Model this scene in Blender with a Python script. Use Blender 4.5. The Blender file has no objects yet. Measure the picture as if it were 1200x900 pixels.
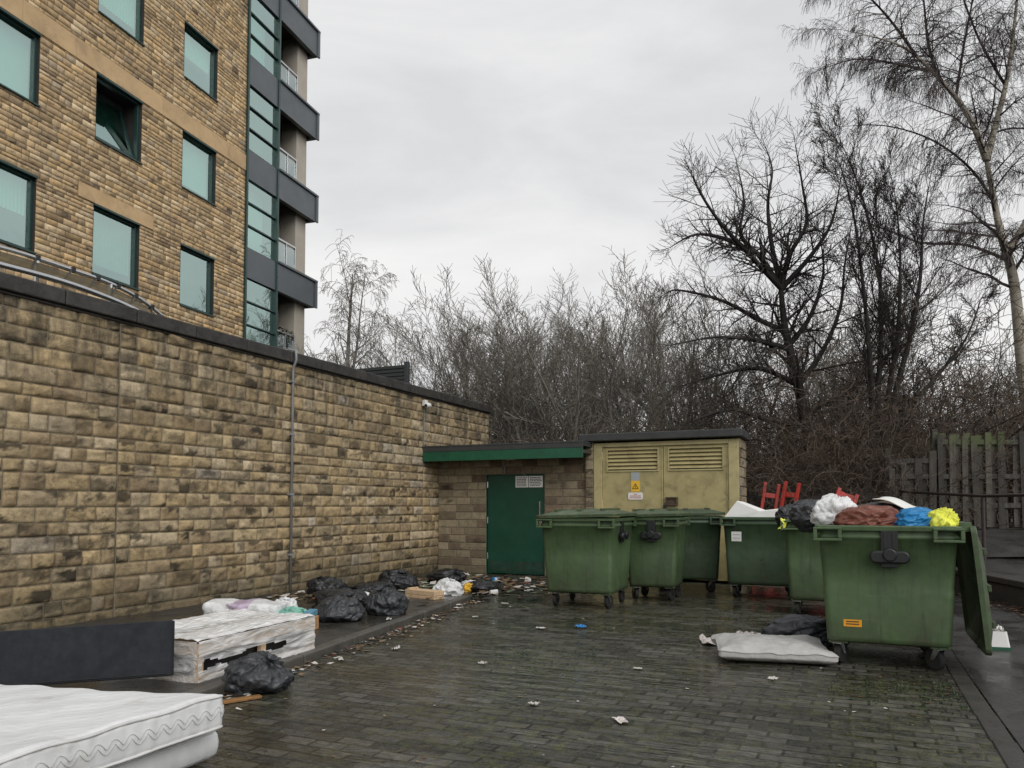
import bpy, math, random
import numpy as np
from mathutils import Vector, Matrix, noise, Euler
R = math.radians
scene = bpy.context.scene
COL = scene.collection
rnd = random.Random(7)

# ------------------------------------------------------------------ materials
def new_mat(name):
    m = bpy.data.materials.new(name); m.use_nodes = True
    nt = m.node_tree
    return m, nt, nt.nodes['Principled BSDF'], nt.nodes['Material Output']

def N(nt, typ, **kw):
    n = nt.nodes.new(typ)
    for k, v in kw.items():
        if k in n.inputs: n.inputs[k].default_value = v
        else: setattr(n, k, v)
    return n

def noise_tex(nt, vec, scale, detail=6, rough=.6, dist=0.0):
    n = nt.nodes.new('ShaderNodeTexNoise')
    n.inputs['Scale'].default_value = scale; n.inputs['Detail'].default_value = detail
    n.inputs['Roughness'].default_value = rough; n.inputs['Distortion'].default_value = dist
    nt.links.new(vec, n.inputs['Vector'])
    return n.outputs['Fac']

def ramp(nt, fac, stops):
    n = nt.nodes.new('ShaderNodeValToRGB')
    e = n.color_ramp.elements
    while len(e) < len(stops): e.new(.5)
    for el, (p, c) in zip(e, stops):
        el.position = p
        el.color = (c, c, c, 1) if not hasattr(c, '__len__') else (c[0], c[1], c[2], 1)
    nt.links.new(fac, n.inputs['Fac'])
    return n.outputs['Color']

def mix(nt, fac, a, b, mode='MIX'):
    n = nt.nodes.new('ShaderNodeMix'); n.data_type = 'RGBA'; n.blend_type = mode
    for sock, v in ((n.inputs[0], fac), (n.inputs[6], a), (n.inputs[7], b)):
        if hasattr(v, 'links'): nt.links.new(v, sock)
        elif not hasattr(v, '__len__'): sock.default_value = v
        else: sock.default_value = (v[0], v[1], v[2], 1)
    return n.outputs[2]

def bump(nt, h, strength, dist, normal=None):
    n = nt.nodes.new('ShaderNodeBump')
    if hasattr(strength, 'links'): nt.links.new(strength, n.inputs['Strength'])
    else: n.inputs['Strength'].default_value = strength
    n.inputs['Distance'].default_value = dist
    nt.links.new(h, n.inputs['Height'])
    if normal is not None: nt.links.new(normal, n.inputs['Normal'])
    return n.outputs['Normal']

def coords(nt, kind='Object', scale=(1, 1, 1), rot=(0, 0, 0)):
    t = nt.nodes.new('ShaderNodeTexCoord'); mp = nt.nodes.new('ShaderNodeMapping')
    mp.inputs['Scale'].default_value = scale; mp.inputs['Rotation'].default_value = rot
    nt.links.new(t.outputs[kind], mp.inputs['Vector'])
    return mp.outputs['Vector']

def simple(name, col, rough=.5, metal=0.0, var=.2, scale=4, bmp=.15, bscale=30, bdist=.004, dirt=None, dirt_amt=.45, streak=False, coat=0.0, spec=.5):
    m, nt, p, out = new_mat(name)
    v = coords(nt)
    a = noise_tex(nt, v, scale, 8, .65)
    lo = [c * (1 - var) for c in col]; hi = [min(1, c * (1 + var)) for c in col]
    c = ramp(nt, a, [(.3, lo), (.7, hi)])
    if dirt:
        v2 = coords(nt, scale=(6, 6, .6)) if streak else v
        d = ramp(nt, noise_tex(nt, v2, scale * (.7 if streak else 1.7), 9, .7, .5), [(.5, 0), (.72, dirt_amt)])
        c = mix(nt, d, c, dirt)
    nt.links.new(c, p.inputs['Base Color'])
    r = ramp(nt, noise_tex(nt, v, scale * 2.3, 5), [(.3, max(0, rough - .12)), (.7, min(1, rough + .12))])
    nt.links.new(r, p.inputs['Roughness'])
    p.inputs['Metallic'].default_value = metal
    p.inputs['Coat Weight'].default_value = coat
    p.inputs['Specular IOR Level'].default_value = spec
    if bmp: nt.links.new(bump(nt, noise_tex(nt, v, bscale, 5), bmp, bdist), p.inputs['Normal'])
    return m

def stone_mat(name, soot=.6, tint=(1, 1, 1), damp=0.0):
    m, nt, p, out = new_mat(name)
    v = coords(nt)
    at = nt.nodes.new('ShaderNodeAttribute'); at.attribute_name = 'Col'
    c = at.outputs['Color']
    f = ramp(nt, noise_tex(nt, v, 9, 10, .7), [(.3, .66), (.7, 1.3)])
    c = mix(nt, 1, c, f, 'MULTIPLY')
    g = ramp(nt, noise_tex(nt, v, 70, 4, .7), [(.3, .8), (.7, 1.15)])
    c = mix(nt, 1, c, g, 'MULTIPLY')
    c = mix(nt, 1, c, [1.1 * q for q in tint], 'MULTIPLY')
    # iron-brown veins
    c = mix(nt, ramp(nt, noise_tex(nt, v, 3.1, 8, .7, 1.0), [(.56, 0), (.76, .3)]), c, (.17, .10, .045))
    # soot: broad patches broken up by a finer noise
    big = ramp(nt, noise_tex(nt, v, .55, 5, .6), [(.38, 0), (.66, 1)])
    fine = ramp(nt, noise_tex(nt, v, 5.5, 9, .75, .4), [(.46, 0), (.66, soot)])
    c = mix(nt, mix(nt, 1, big, fine, 'MULTIPLY'), c, (.022, .02, .017))
    fine2 = ramp(nt, noise_tex(nt, coords(nt, scale=(1, 1, 1.7)), 3.6, 9, .72, .6), [(.57, 0), (.68, soot * .8)])
    c = mix(nt, fine2, c, (.03, .027, .022))
    # green-grey rise of damp at the foot
    sx = nt.nodes.new('ShaderNodeSeparateXYZ'); nt.links.new(v, sx.inputs[0])
    if damp:  # run-off streaks below the coping
        mr = nt.nodes.new('ShaderNodeMapRange'); mr.inputs['From Min'].default_value = 1.9; mr.inputs['From Max'].default_value = 3.5; nt.links.new(sx.outputs['Z'], mr.inputs['Value'])
        stk = mix(nt, 1, mr.outputs[0], ramp(nt, noise_tex(nt, coords(nt, scale=(2.6, 2.6, .35)), 2.0, 8, .7, .3), [(.44, 0), (.62, .85)]), 'MULTIPLY')
        c = mix(nt, stk, c, (.045, .04, .03))
    if damp:
        hz = ramp(nt, sx.outputs['Z'], [(0.0, damp), (.75, 0)])
        c = mix(nt, hz, c, (.035, .034, .022))
    nt.links.new(c, p.inputs['Base Color'])
    p.inputs['Roughness'].default_value = .78
    p.inputs['Specular IOR Level'].default_value = .35
    h = noise_tex(nt, v, 26, 8, .7)
    nt.links.new(bump(nt, h, .55, .02), p.inputs['Normal'])
    return m

M = {}
M['stone'] = stone_mat('rock faced sandstone', .9, damp=.7)
M['stone_tower'] = stone_mat('coursed sandstone', .6, (1.0, .94, .84))
M['block'] = stone_mat('pitched blocks', .35, (.95, .95, .95), damp=.3)
M['band'] = simple('ashlar sandstone', (.55, .38, .205), .75, var=.18, scale=1.3, dirt=(.06, .05, .035), dirt_amt=.4)
M['mortar'] = simple('mortar', (.20, .17, .12), .9, var=.3, scale=3, bmp=.5)
M['coping'] = simple('dark wet coping', (.032, .029, .026), .5, var=.6, scale=5, bmp=.8, bscale=14, bdist=.012, dirt=(.07, .066, .055), dirt_amt=.6)
M['concrete'] = simple('pale concrete column', (.44, .40, .34), .8, var=.12, scale=2)
M['dkgreen'] = simple('dark green frame', (.018, .050, .045), .35, var=.1)
M['spandrel'] = simple('slate grey cladding', (.085, .10, .112), .38, var=.08, scale=1)
M['spandrel_d'] = simple('charcoal cladding edge', (.03, .036, .04), .35, var=.08)
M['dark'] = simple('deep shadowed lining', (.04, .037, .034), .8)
M['steel'] = simple('stainless steel', (.55, .56, .57), .25, 1.0, var=.1)
M['pipe'] = simple('grey conduit', (.25, .26, .27), .5, .0, var=.15, dirt=(.08, .06, .04))
M['felt'] = simple('roof felt', (.035, .037, .037), .6, var=.3, bmp=.4)
M['fascia'] = simple('green painted board', (.010, .085, .042), .4, var=.15, dirt=(.01, .03, .02))
M['door'] = simple('green steel door', (.006, .058, .034), .42, var=.12, scale=2, dirt=(.02, .04, .025), dirt_amt=.3, streak=True)
M['wood_dark'] = simple('dark damp timber', (.05, .043, .036), .75, var=.35, scale=6)
M['buff'] = simple('weathered buff paint', (.37, .315, .15), .55, var=.16, scale=3, dirt=(.13, .115, .045), dirt_amt=.65, bscale=60, bmp=.3)
M['buff_edge'] = simple('buff frame paint', (.42, .36, .18), .55, var=.12, scale=3, dirt=(.12, .10, .05), dirt_amt=.6)
M['rust'] = simple('rusty steel', (.075, .05, .03), .7, var=.4, scale=20)
M['black'] = simple('black plastic', (.012, .013, .014), .38, var=.2)
M['pallet_wet'] = simple('soaked cardboard', (.17, .11, .06), .6, var=.3, scale=6)
M['rubber'] = simple('rubber tyre', (.016, .016, .016), .7, var=.3, dirt=(.06, .05, .04))
M['white'] = simple('white paint', (.72, .72, .70), .4, var=.05)
M['paper'] = simple('paper', (.74, .73, .70), .7, var=.08)
M['greysign'] = simple('grey label', (.33, .36, .37), .5, var=.05)
M['yellow'] = simple('yellow label', (.78, .47, .04), .45, var=.05)
M['orange'] = simple('orange label', (.80, .36, .03), .45, var=.06)
M['red'] = simple('red barrier plastic', (.42, .028, .018), .45, var=.15, dirt=(.2, .03, .02))
M['blue'] = simple('blue rag', (.02, .22, .55), .6, var=.2)
M['palisade'] = simple('black railing paint', (.014, .014, .015), .45, var=.2)
M['rail'] = simple('brown black handrail', (.030, .023, .020), .5, var=.3, scale=12, dirt=(.09, .05, .03))
M['soil'] = simple('leaf mould', (.035, .028, .018), .85, var=.5, scale=3, bmp=.8, bscale=18, bdist=.03)
M['hill'] = simple('far hillside', (.12, .125, .115), .95, var=.25, scale=.03, bmp=0)  # greyed base colour takes the place of distance haze
M['leaf'] = simple('fallen leaf', (.11, .058, .03), .6, var=.5, scale=8)
M['pallet'] = simple('pale softwood', (.58, .42, .26), .65, var=.2, scale=8, dirt=(.2, .13, .07), streak=True)
M['plank_o'] = simple('orange stained batten', (.24, .12, .04), .55, var=.25, scale=9)
M['headboard'] = simple('navy black fabric', (.014, .016, .021), .85, var=.25, scale=7, bmp=.5, bscale=300, bdist=.002)
M['cctv'] = M['white']

# bin plastic: HDPE with scuffs and grime
def bin_mat(name, col):
    m, nt, p, out = new_mat(name)
    v0 = coords(nt); oi = nt.nodes.new('ShaderNodeObjectInfo')
    ad = nt.nodes.new('ShaderNodeVectorMath'); ad.operation = 'ADD'; nt.links.new(v0, ad.inputs[0])
    sc_ = nt.nodes.new('ShaderNodeVectorMath'); sc_.operation = 'SCALE'; sc_.inputs['Scale'].default_value = 1.0
    nt.links.new(oi.outputs['Location'], sc_.inputs[0]); nt.links.new(sc_.outputs[0], ad.inputs[1]); v = ad.outputs[0]
    def mp(scale, rot=(0, 0, 0)):
        q = nt.nodes.new('ShaderNodeMapping'); q.inputs['Scale'].default_value = scale; q.inputs['Rotation'].default_value = rot; nt.links.new(v, q.inputs[0]); return q.outputs[0]
    c = ramp(nt, noise_tex(nt, v, 1.6, 7, .6), [(.3, [x * .74 for x in col]), (.7, [x * 1.25 for x in col])])
    fade = ramp(nt, noise_tex(nt, v, 2.3, 6, .6, .6), [(.52, 0), (.75, .4)])
    c = mix(nt, fade, c, (.115, .15, .085))
    gr = ramp(nt, noise_tex(nt, mp((9, 9, .55)), 2.0, 9, .75, .3), [(.50, 0), (.68, .62)])
    c = mix(nt, gr, c, (.026, .034, .018))
    sx = nt.nodes.new('ShaderNodeSeparateXYZ'); nt.links.new(v0, sx.inputs[0])
    low = ramp(nt, sx.outputs['Z'], [(.2, .75), (.55, 0)])
    lown = mix(nt, 1, low, ramp(nt, noise_tex(nt, v, 7, 9, .8), [(.42, 0), (.62, 1)]), 'MULTIPLY')
    c = mix(nt, lown, c, (.055, .05, .032))
    sc = ramp(nt, noise_tex(nt, mp((1, 1, 14), (.3, .2, 0)), 3.0, 6, .8), [(.63, 0), (.67, .45)])
    c = mix(nt, sc, c, (.16, .21, .13))
    sc2 = ramp(nt, noise_tex(nt, mp((14, 14, 1), (0, .5, .2)), 2.2, 6, .8), [(.66, 0), (.69, .5)])
    c = mix(nt, sc2, c, (.15, .18, .12))
    nt.links.new(c, p.inputs['Base Color'])
    nt.links.new(ramp(nt, noise_tex(nt, v, 5, 7), [(.3, .36), (.7, .7)]), p.inputs['Roughness'])
    n1 = bump(nt, noise_tex(nt, v, 2.2, 3), .5, .035)
    nt.links.new(bump(nt, noise_tex(nt, v, 60, 4), .12, .003, n1), p.inputs['Normal'])
    return m
M['bin'] = bin_mat('green bin plastic', (.060, .102, .042))
M['bin_b'] = bin_mat('olive bin plastic', (.043, .078, .038))
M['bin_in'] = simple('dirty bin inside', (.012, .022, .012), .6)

# coated window glass over a pale interior
def glass_mat(name, tint, fac, rough=.03, tr=(.47, .80, .71)):
    m, nt, p, out = new_mat(name)
    g = N(nt, 'ShaderNodeBsdfGlossy'); g.inputs['Color'].default_value = (*tint, 1); g.inputs['Roughness'].default_value = rough
    t = N(nt, 'ShaderNodeBsdfTransparent'); t.inputs['Color'].default_value = (*tr, 1)
    v = coords(nt)
    nt.links.new(bump(nt, noise_tex(nt, v, 1.1, 2), .08, .05), g.inputs['Normal'])
    mx = N(nt, 'ShaderNodeMixShader'); mx.inputs[0].default_value = fac
    nt.links.new(t.outputs[0], mx.inputs[1]); nt.links.new(g.outputs[0], mx.inputs[2])
    nt.links.new(mx.outputs[0], out.inputs['Surface'])
    return m
M['glass'] = glass_mat('green coated glass', (.78, 1.0, .95), .46)
M['glass_bal'] = glass_mat('balustrade glass', (.72, .82, .82), .45, .05, (.7, .8, .78))
M['glass_can'] = glass_mat('weathered canopy glass', (.42, .40, .33), .55, .35, (.42, .40, .33))
M['blind'] = simple('pale roller blind', (.75, .82, .78), .8, var=.04)
M['blind_w'] = simple('white blind', (.88, .88, .86), .8, var=.03)
M['interior'] = simple('dim room', (.10, .13, .12), .9, var=.3)
M['curtain'] = simple('curtain', (.42, .48, .45), .9, var=.1)

# plastic film bags
def bag_mat(name, col, rough=.25, spec=.5):
    m, nt, p, out = new_mat(name)
    v = coords(nt)
    c = ramp(nt, noise_tex(nt, v, 6, 6), [(.3, [x * .8 for x in col]), (.7, [min(1, x * 1.15) for x in col])])
    nt.links.new(c, p.inputs['Base Color'])
    p.inputs['Roughness'].default_value = rough
    p.inputs['Specular IOR Level'].default_value = spec
    vo = nt.nodes.new('ShaderNodeTexVoronoi'); vo.feature = 'DISTANCE_TO_EDGE'; vo.inputs['Scale'].default_value = 5
    nv = nt.nodes.new('ShaderNodeTexNoise'); nv.inputs['Scale'].default_value = 4
    nt.links.new(v, nv.inputs['Vector'])
    ad = nt.nodes.new('ShaderNodeVectorMath'); ad.operation = 'ADD'
    nt.links.new(v, ad.inputs[0]); nt.links.new(nv.outputs['Color'], ad.inputs[1])
    nt.links.new(ad.outputs[0], vo.inputs['Vector'])
    n1 = bump(nt, vo.outputs['Distance'], .35, .05)
    n2 = bump(nt, noise_tex(nt, v, 12, 4, .6, 2.5), .35, .014, n1)
    nt.links.new(n2, p.inputs['Normal'])
    return m
M['bag_black'] = bag_mat('black refuse sack', (.018, .0195, .022), .36)
M['bag_grey'] = bag_mat('grey black sack', (.034, .037, .042), .36)
M['bag_white'] = bag_mat('white carrier film', (.70, .71, .71), .4)
M['bag_brown'] = bag_mat('red brown sack', (.17, .055, .035), .4)
M['bag_blue'] = bag_mat('bright blue bag', (.012, .20, .46), .4)
M['bag_teal'] = bag_mat('pale green bag', (.22, .48, .40), .4)
M['hivis'] = bag_mat('yellow hi-vis cloth', (.78, .80, .10), .6)
M['foamwhite'] = simple('white packing foam', (.80, .80, .78), .6, var=.04)

def mattress_mat(name, col):
    m, nt, p, out = new_mat(name)
    v = coords(nt)
    c = ramp(nt, noise_tex(nt, v, 3, 6), [(.3, [x * .88 for x in col]), (.7, [min(1, x * 1.06) for x in col])])
    st = ramp(nt, noise_tex(nt, v, 2.2, 8, .7), [(.58, 0), (.72, .45)])
    c = mix(nt, st, c, (.30, .27, .22))
    nt.links.new(c, p.inputs['Base Color']); p.inputs['Roughness'].default_value = .8
    w1 = nt.nodes.new('ShaderNodeTexWave'); w1.inputs['Scale'].default_value = 4.2; w1.inputs['Distortion'].default_value = .8
    w2 = nt.nodes.new('ShaderNodeTexWave'); w2.inputs['Scale'].default_value = 4.2; w2.inputs['Distortion'].default_value = .8
    nt.links.new(coords(nt, rot=(0, 0, R(45))), w1.inputs['Vector'])
    nt.links.new(coords(nt, rot=(0, 0, R(-45))), w2.inputs['Vector'])
    h = mix(nt, 1, w1.outputs['Color'], w2.outputs['Color'], 'MULTIPLY')
    n1 = bump(nt, h, .22, .012)
    nt.links.new(bump(nt, noise_tex(nt, v, 5, 5), .3, .03, n1), p.inputs['Normal'])
    return m
M['mattress'] = mattress_mat('quilted mattress ticking', (.70, .71, .71))
M['stitch'] = simple('quilting stitch line', (.58, .58, .58), .8, bmp=0)
M['piping'] = simple('mattress piping', (.62, .62, .61), .7)
M['cushion'] = simple('dirty white cushion cloth', (.44, .435, .42), .8, var=.15, scale=3, bmp=.5, bscale=9, bdist=.03, dirt=(.22, .20, .17))

def film_mat():
    m, nt, p, out = new_mat('milky plastic wrap')
    v = coords(nt, scale=(1.5, 1.0, 4))
    f = ramp(nt, noise_tex(nt, v, 2.2, 3, .5, 2.2), [(.38, .42), (.62, .76)])
    sx = nt.nodes.new('ShaderNodeSeparateXYZ'); nt.links.new(coords(nt), sx.inputs[0])
    top = ramp(nt, sx.outputs['Z'], [(.352, 0), (.360, 1)])
    f = mix(nt, top, f, (.93, .93, .93))
    tr = N(nt, 'ShaderNodeBsdfTransparent')
    mx = N(nt, 'ShaderNodeMixShader')
    nt.links.new(f, mx.inputs[0]); nt.links.new(tr.outputs[0], mx.inputs[1]); nt.links.new(p.outputs[0], mx.inputs[2])
    nt.links.new(mx.outputs[0], out.inputs['Surface'])
    p.inputs['Base Color'].default_value = (.86, .86, .85, 1); p.inputs['Roughness'].default_value = .2
    nt.links.new(bump(nt, noise_tex(nt, coords(nt, scale=(2.2, .7, 3)), 3, 4, .55, 2.5), .6, .05), p.inputs['Normal'])
    return m
M['film'] = film_mat()

def bark_mat(name, col, birch=False):
    m, nt, p, out = new_mat(name)
    v = coords(nt)
    if birch:
        c = ramp(nt, noise_tex(nt, v, 3, 6), [(.3, (.27, .24, .18)), (.7, (.45, .41, .34))])
        b = ramp(nt, noise_tex(nt, coords(nt, scale=(1.1, 1.1, 5.5)), 2.6, 8, .75, .6), [(.54, 0), (.60, .93)])
        c = mix(nt, b, c, (.03, .026, .022))
    else:
        c = ramp(nt, noise_tex(nt, v, 5, 6), [(.3, [x * .6 for x in col]), (.7, [x * 1.4 for x in col])])
    nt.links.new(c, p.inputs['Base Color']); p.inputs['Roughness'].default_value = .8
    nt.links.new(bump(nt, noise_tex(nt, v, 25, 6), .5, .02), p.inputs['Normal'])
    return m
M['birch'] = bark_mat('silver birch bark', (.5, .5, .5), True)
M['birch_twig'] = bark_mat('birch twigs', (.045, .033, .03))
M['bark_dark'] = bark_mat('dark wet bark', (.020, .017, .014))
M['twig_dark'] = bark_mat('dark twigs', (.040, .034, .029))
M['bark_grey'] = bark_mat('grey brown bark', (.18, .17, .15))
M['twig_grey'] = bark_mat('grey brown twigs', (.21, .195, .165))  # lichen grey, paled so the colour mimics haze on the far trees
M['bramble'] = bark_mat('brown bramble stems', (.075, .054, .038))

def fence_mat():
    m, nt, p, out = new_mat('weathered fence timber')
    v = coords(nt, scale=(8, 8, .7))
    c = ramp(nt, noise_tex(nt, v, 3, 8, .7), [(.3, (.024, .022, .019)), (.7, (.09, .082, .07))])
    at = nt.nodes.new('ShaderNodeAttribute'); at.attribute_name = 'Col'
    c = mix(nt, 1, c, at.outputs['Color'], 'MULTIPLY')
    v2 = coords(nt); sx = nt.nodes.new('ShaderNodeSeparateXYZ'); nt.links.new(v2, sx.inputs[0])
    h = ramp(nt, sx.outputs['Z'], [(0, 0), (1, 1)])
    mp = nt.nodes.new('ShaderNodeMapRange'); mp.inputs['From Min'].default_value = 2.25; mp.inputs['From Max'].default_value = 2.75
    nt.links.new(sx.outputs['Z'], mp.inputs['Value'])
    g = mix(nt, 1, mp.outputs[0], ramp(nt, noise_tex(nt, v2, 1.3, 5), [(.45, 0), (.6, .9)]), 'MULTIPLY')
    c = mix(nt, g, c, (.07, .10, .02))
    nt.links.new(c, p.inputs['Base Color']); p.inputs['Roughness'].default_value = .75
    nt.links.new(bump(nt, noise_tex(nt, v, 8, 5), .6, .01), p.inputs['Normal'])
    return m
M['fence'] = fence_mat()

# wet block paving
def paving_mat():
    m, nt, p, out = new_mat('wet mossy block paving')
    v = coords(nt)
    # slight waviness of the courses
    nz = nt.nodes.new('ShaderNodeTexNoise'); nz.inputs['Scale'].default_value = 1.2; nt.links.new(v, nz.inputs['Vector'])
    sc = nt.nodes.new('ShaderNodeVectorMath'); sc.operation = 'SCALE'; sc.inputs['Scale'].default_value = .09
    nt.links.new(nz.outputs['Color'], sc.inputs[0])
    ad = nt.nodes.new('ShaderNodeVectorMath'); ad.operation = 'ADD'
    nt.links.new(v, ad.inputs[0]); nt.links.new(sc.outputs[0], ad.inputs[1])
    br = nt.nodes.new('ShaderNodeTexBrick')
    br.inputs['Scale'].default_value = 1.0; br.inputs['Brick Width'].default_value = .225; br.inputs['Row Height'].default_value = .112
    br.inputs['Mortar Size'].default_value = .011; br.inputs['Mortar Smooth'].default_value = .4; br.inputs['Bias'].default_value = 0
    br.inputs['Color1'].default_value = (.022, .021, .018, 1); br.inputs['Color2'].default_value = (.074, .070, .060, 1)
    br.inputs['Mortar'].default_value = (.008, .009, .005, 1)
    nt.links.new(ad.outputs[0], br.inputs['Vector'])
    bv = nt.nodes.new('ShaderNodeTexBrick')
    for k_ in ('Scale', 'Brick Width', 'Row Height', 'Mortar Size', 'Mortar Smooth', 'Bias'): bv.inputs[k_].default_value = br.inputs[k_].default_value
    bv.inputs['Color1'].default_value = (0, 0, 0, 1); bv.inputs['Color2'].default_value = (1, 1, 1, 1); bv.inputs['Mortar'].default_value = (.5, .5, .5, 1)
    nt.links.new(ad.outputs[0], bv.inputs['Vector'])
    c = mix(nt, 1, br.outputs['Color'], ramp(nt, noise_tex(nt, v, 14, 8, .75), [(.3, .35), (.7, 1.9)]), 'MULTIPLY')
    c = mix(nt, 1, c, ramp(nt, noise_tex(nt, v, 1.1, 6, .7), [(.3, .6), (.7, 1.45)]), 'MULTIPLY')
    mossbig = ramp(nt, noise_tex(nt, v, .6, 5, .65), [(.38, .15), (.60, 1)])
    mossf = ramp(nt, noise_tex(nt, v, 10, 10, .88), [(.50, 0), (.56, .95)])
    jm = mix(nt, 1, br.outputs['Fac'], ramp(nt, noise_tex(nt, v, 2.5, 6, .7), [(.42, 0), (.6, 1)]), 'MULTIPLY')
    ms = mix(nt, 1, mossbig, mix(nt, .55, mossf, jm, 'LIGHTEN'), 'MULTIPLY')
    c = mix(nt, ms, c, (.088, .090, .038))
    c = mix(nt, ramp(nt, noise_tex(nt, v, 26, 6, .8), [(.60, 0), (.66, .6)]), c, (.15, .14, .11))  # pale grit specks that also paint wet glints into the colour
    oil = ramp(nt, noise_tex(nt, v, .9, 5, .6, .8), [(.60, 0), (.72, .6)])
    c = mix(nt, oil, c, (.018, .016, .014))
    nt.links.new(c, p.inputs['Base Color'])
    # sunk wet patches stretched along the courses: smooth water film between rough blocks
    wn = noise_tex(nt, coords(nt, scale=(.5, 1.5, 1)), .9, 7, .68, .5)
    wet = ramp(nt, wn, [(.47, 1), (.54, 0)])
    dry = ramp(nt, wn, [(.46, 0), (.55, 1)])
    rb = mix(nt, .5, ramp(nt, noise_tex(nt, v, 22, 6, .75), [(.35, .08), (.65, .75)]), ramp(nt, bv.outputs['Color'], [(.25, .06), (.8, .7)]))
    r = mix(nt, wet, rb, (.09, .09, .09))
    r = mix(nt, mix(nt, 1, ms, dry, 'MULTIPLY'), r, (.85, .85, .85))
    nt.links.new(r, p.inputs['Roughness'])
    nt.links.new(ramp(nt, wn, [(.44, .6), (.60, .26)]), p.inputs['Specular IOR Level'])
    p.inputs['Coat Weight'].default_value = .0
    s1 = ramp(nt, wn, [(.45, .06), (.57, .65)]); s2 = ramp(nt, wn, [(.45, .05), (.57, .6)])
    b = nt.nodes.new('ShaderNodeBump'); b.inputs['Distance'].default_value = .02; nt.links.new(s1, b.inputs['Strength'])
    nt.links.new(br.outputs['Fac'], b.inputs['Height']); b.invert = True
    n2 = bump(nt, noise_tex(nt, v, 24, 7, .75), s2, .014, b.outputs['Normal'])
    n3 = bump(nt, noise_tex(nt, coords(nt, scale=(.6, 2.6, 1)), 3.2, 5), .5, .045, n2)
    nt.links.new(n3, p.inputs['Normal'])
    return m
M['paving'] = paving_mat()

def asphalt_mat(name, col, wetlo=.18):
    m, nt, p, out = new_mat(name)
    v = coords(nt)
    c = ramp(nt, noise_tex(nt, v, 2.2, 8, .7), [(.3, [x * .6 for x in col]), (.7, [x * 1.3 for x in col])])
    c = mix(nt, ramp(nt, noise_tex(nt, v, 90, 3), [(.6, 0), (.7, .35)]), c, (.12, .115, .105))
    nt.links.new(c, p.inputs['Base Color'])
    wet = ramp(nt, noise_tex(nt, v, 1.1, 6, .6, .5), [(.42, wetlo), (.62, .62)])
    nt.links.new(wet, p.inputs['Roughness'])
    n1 = bump(nt, noise_tex(nt, v, 80, 4), .4, .006)
    nt.links.new(bump(nt, noise_tex(nt, v, 3, 4), .4, .04, n1), p.inputs['Normal'])
    return m
M['asphalt'] = asphalt_mat('wet tarmac', (.036, .035, .034), .14)
M['pavement'] = asphalt_mat('wet concrete pavement', (.042, .038, .032), .12)
M['kerb'] = simple('old kerb stone', (.075, .07, .06), .5, var=.4, scale=5, bmp=.6)
M['ground'] = simple('rough ground', (.05, .05, .035), .9, var=.4, scale=.8, bmp=.6, bscale=6, bdist=.05)
M['retwall'] = simple('dark damp concrete', (.035, .032, .028), .6, var=.4, scale=3, bmp=.6, bscale=20, bdist=.01, dirt=(.02, .03, .012))

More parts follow.
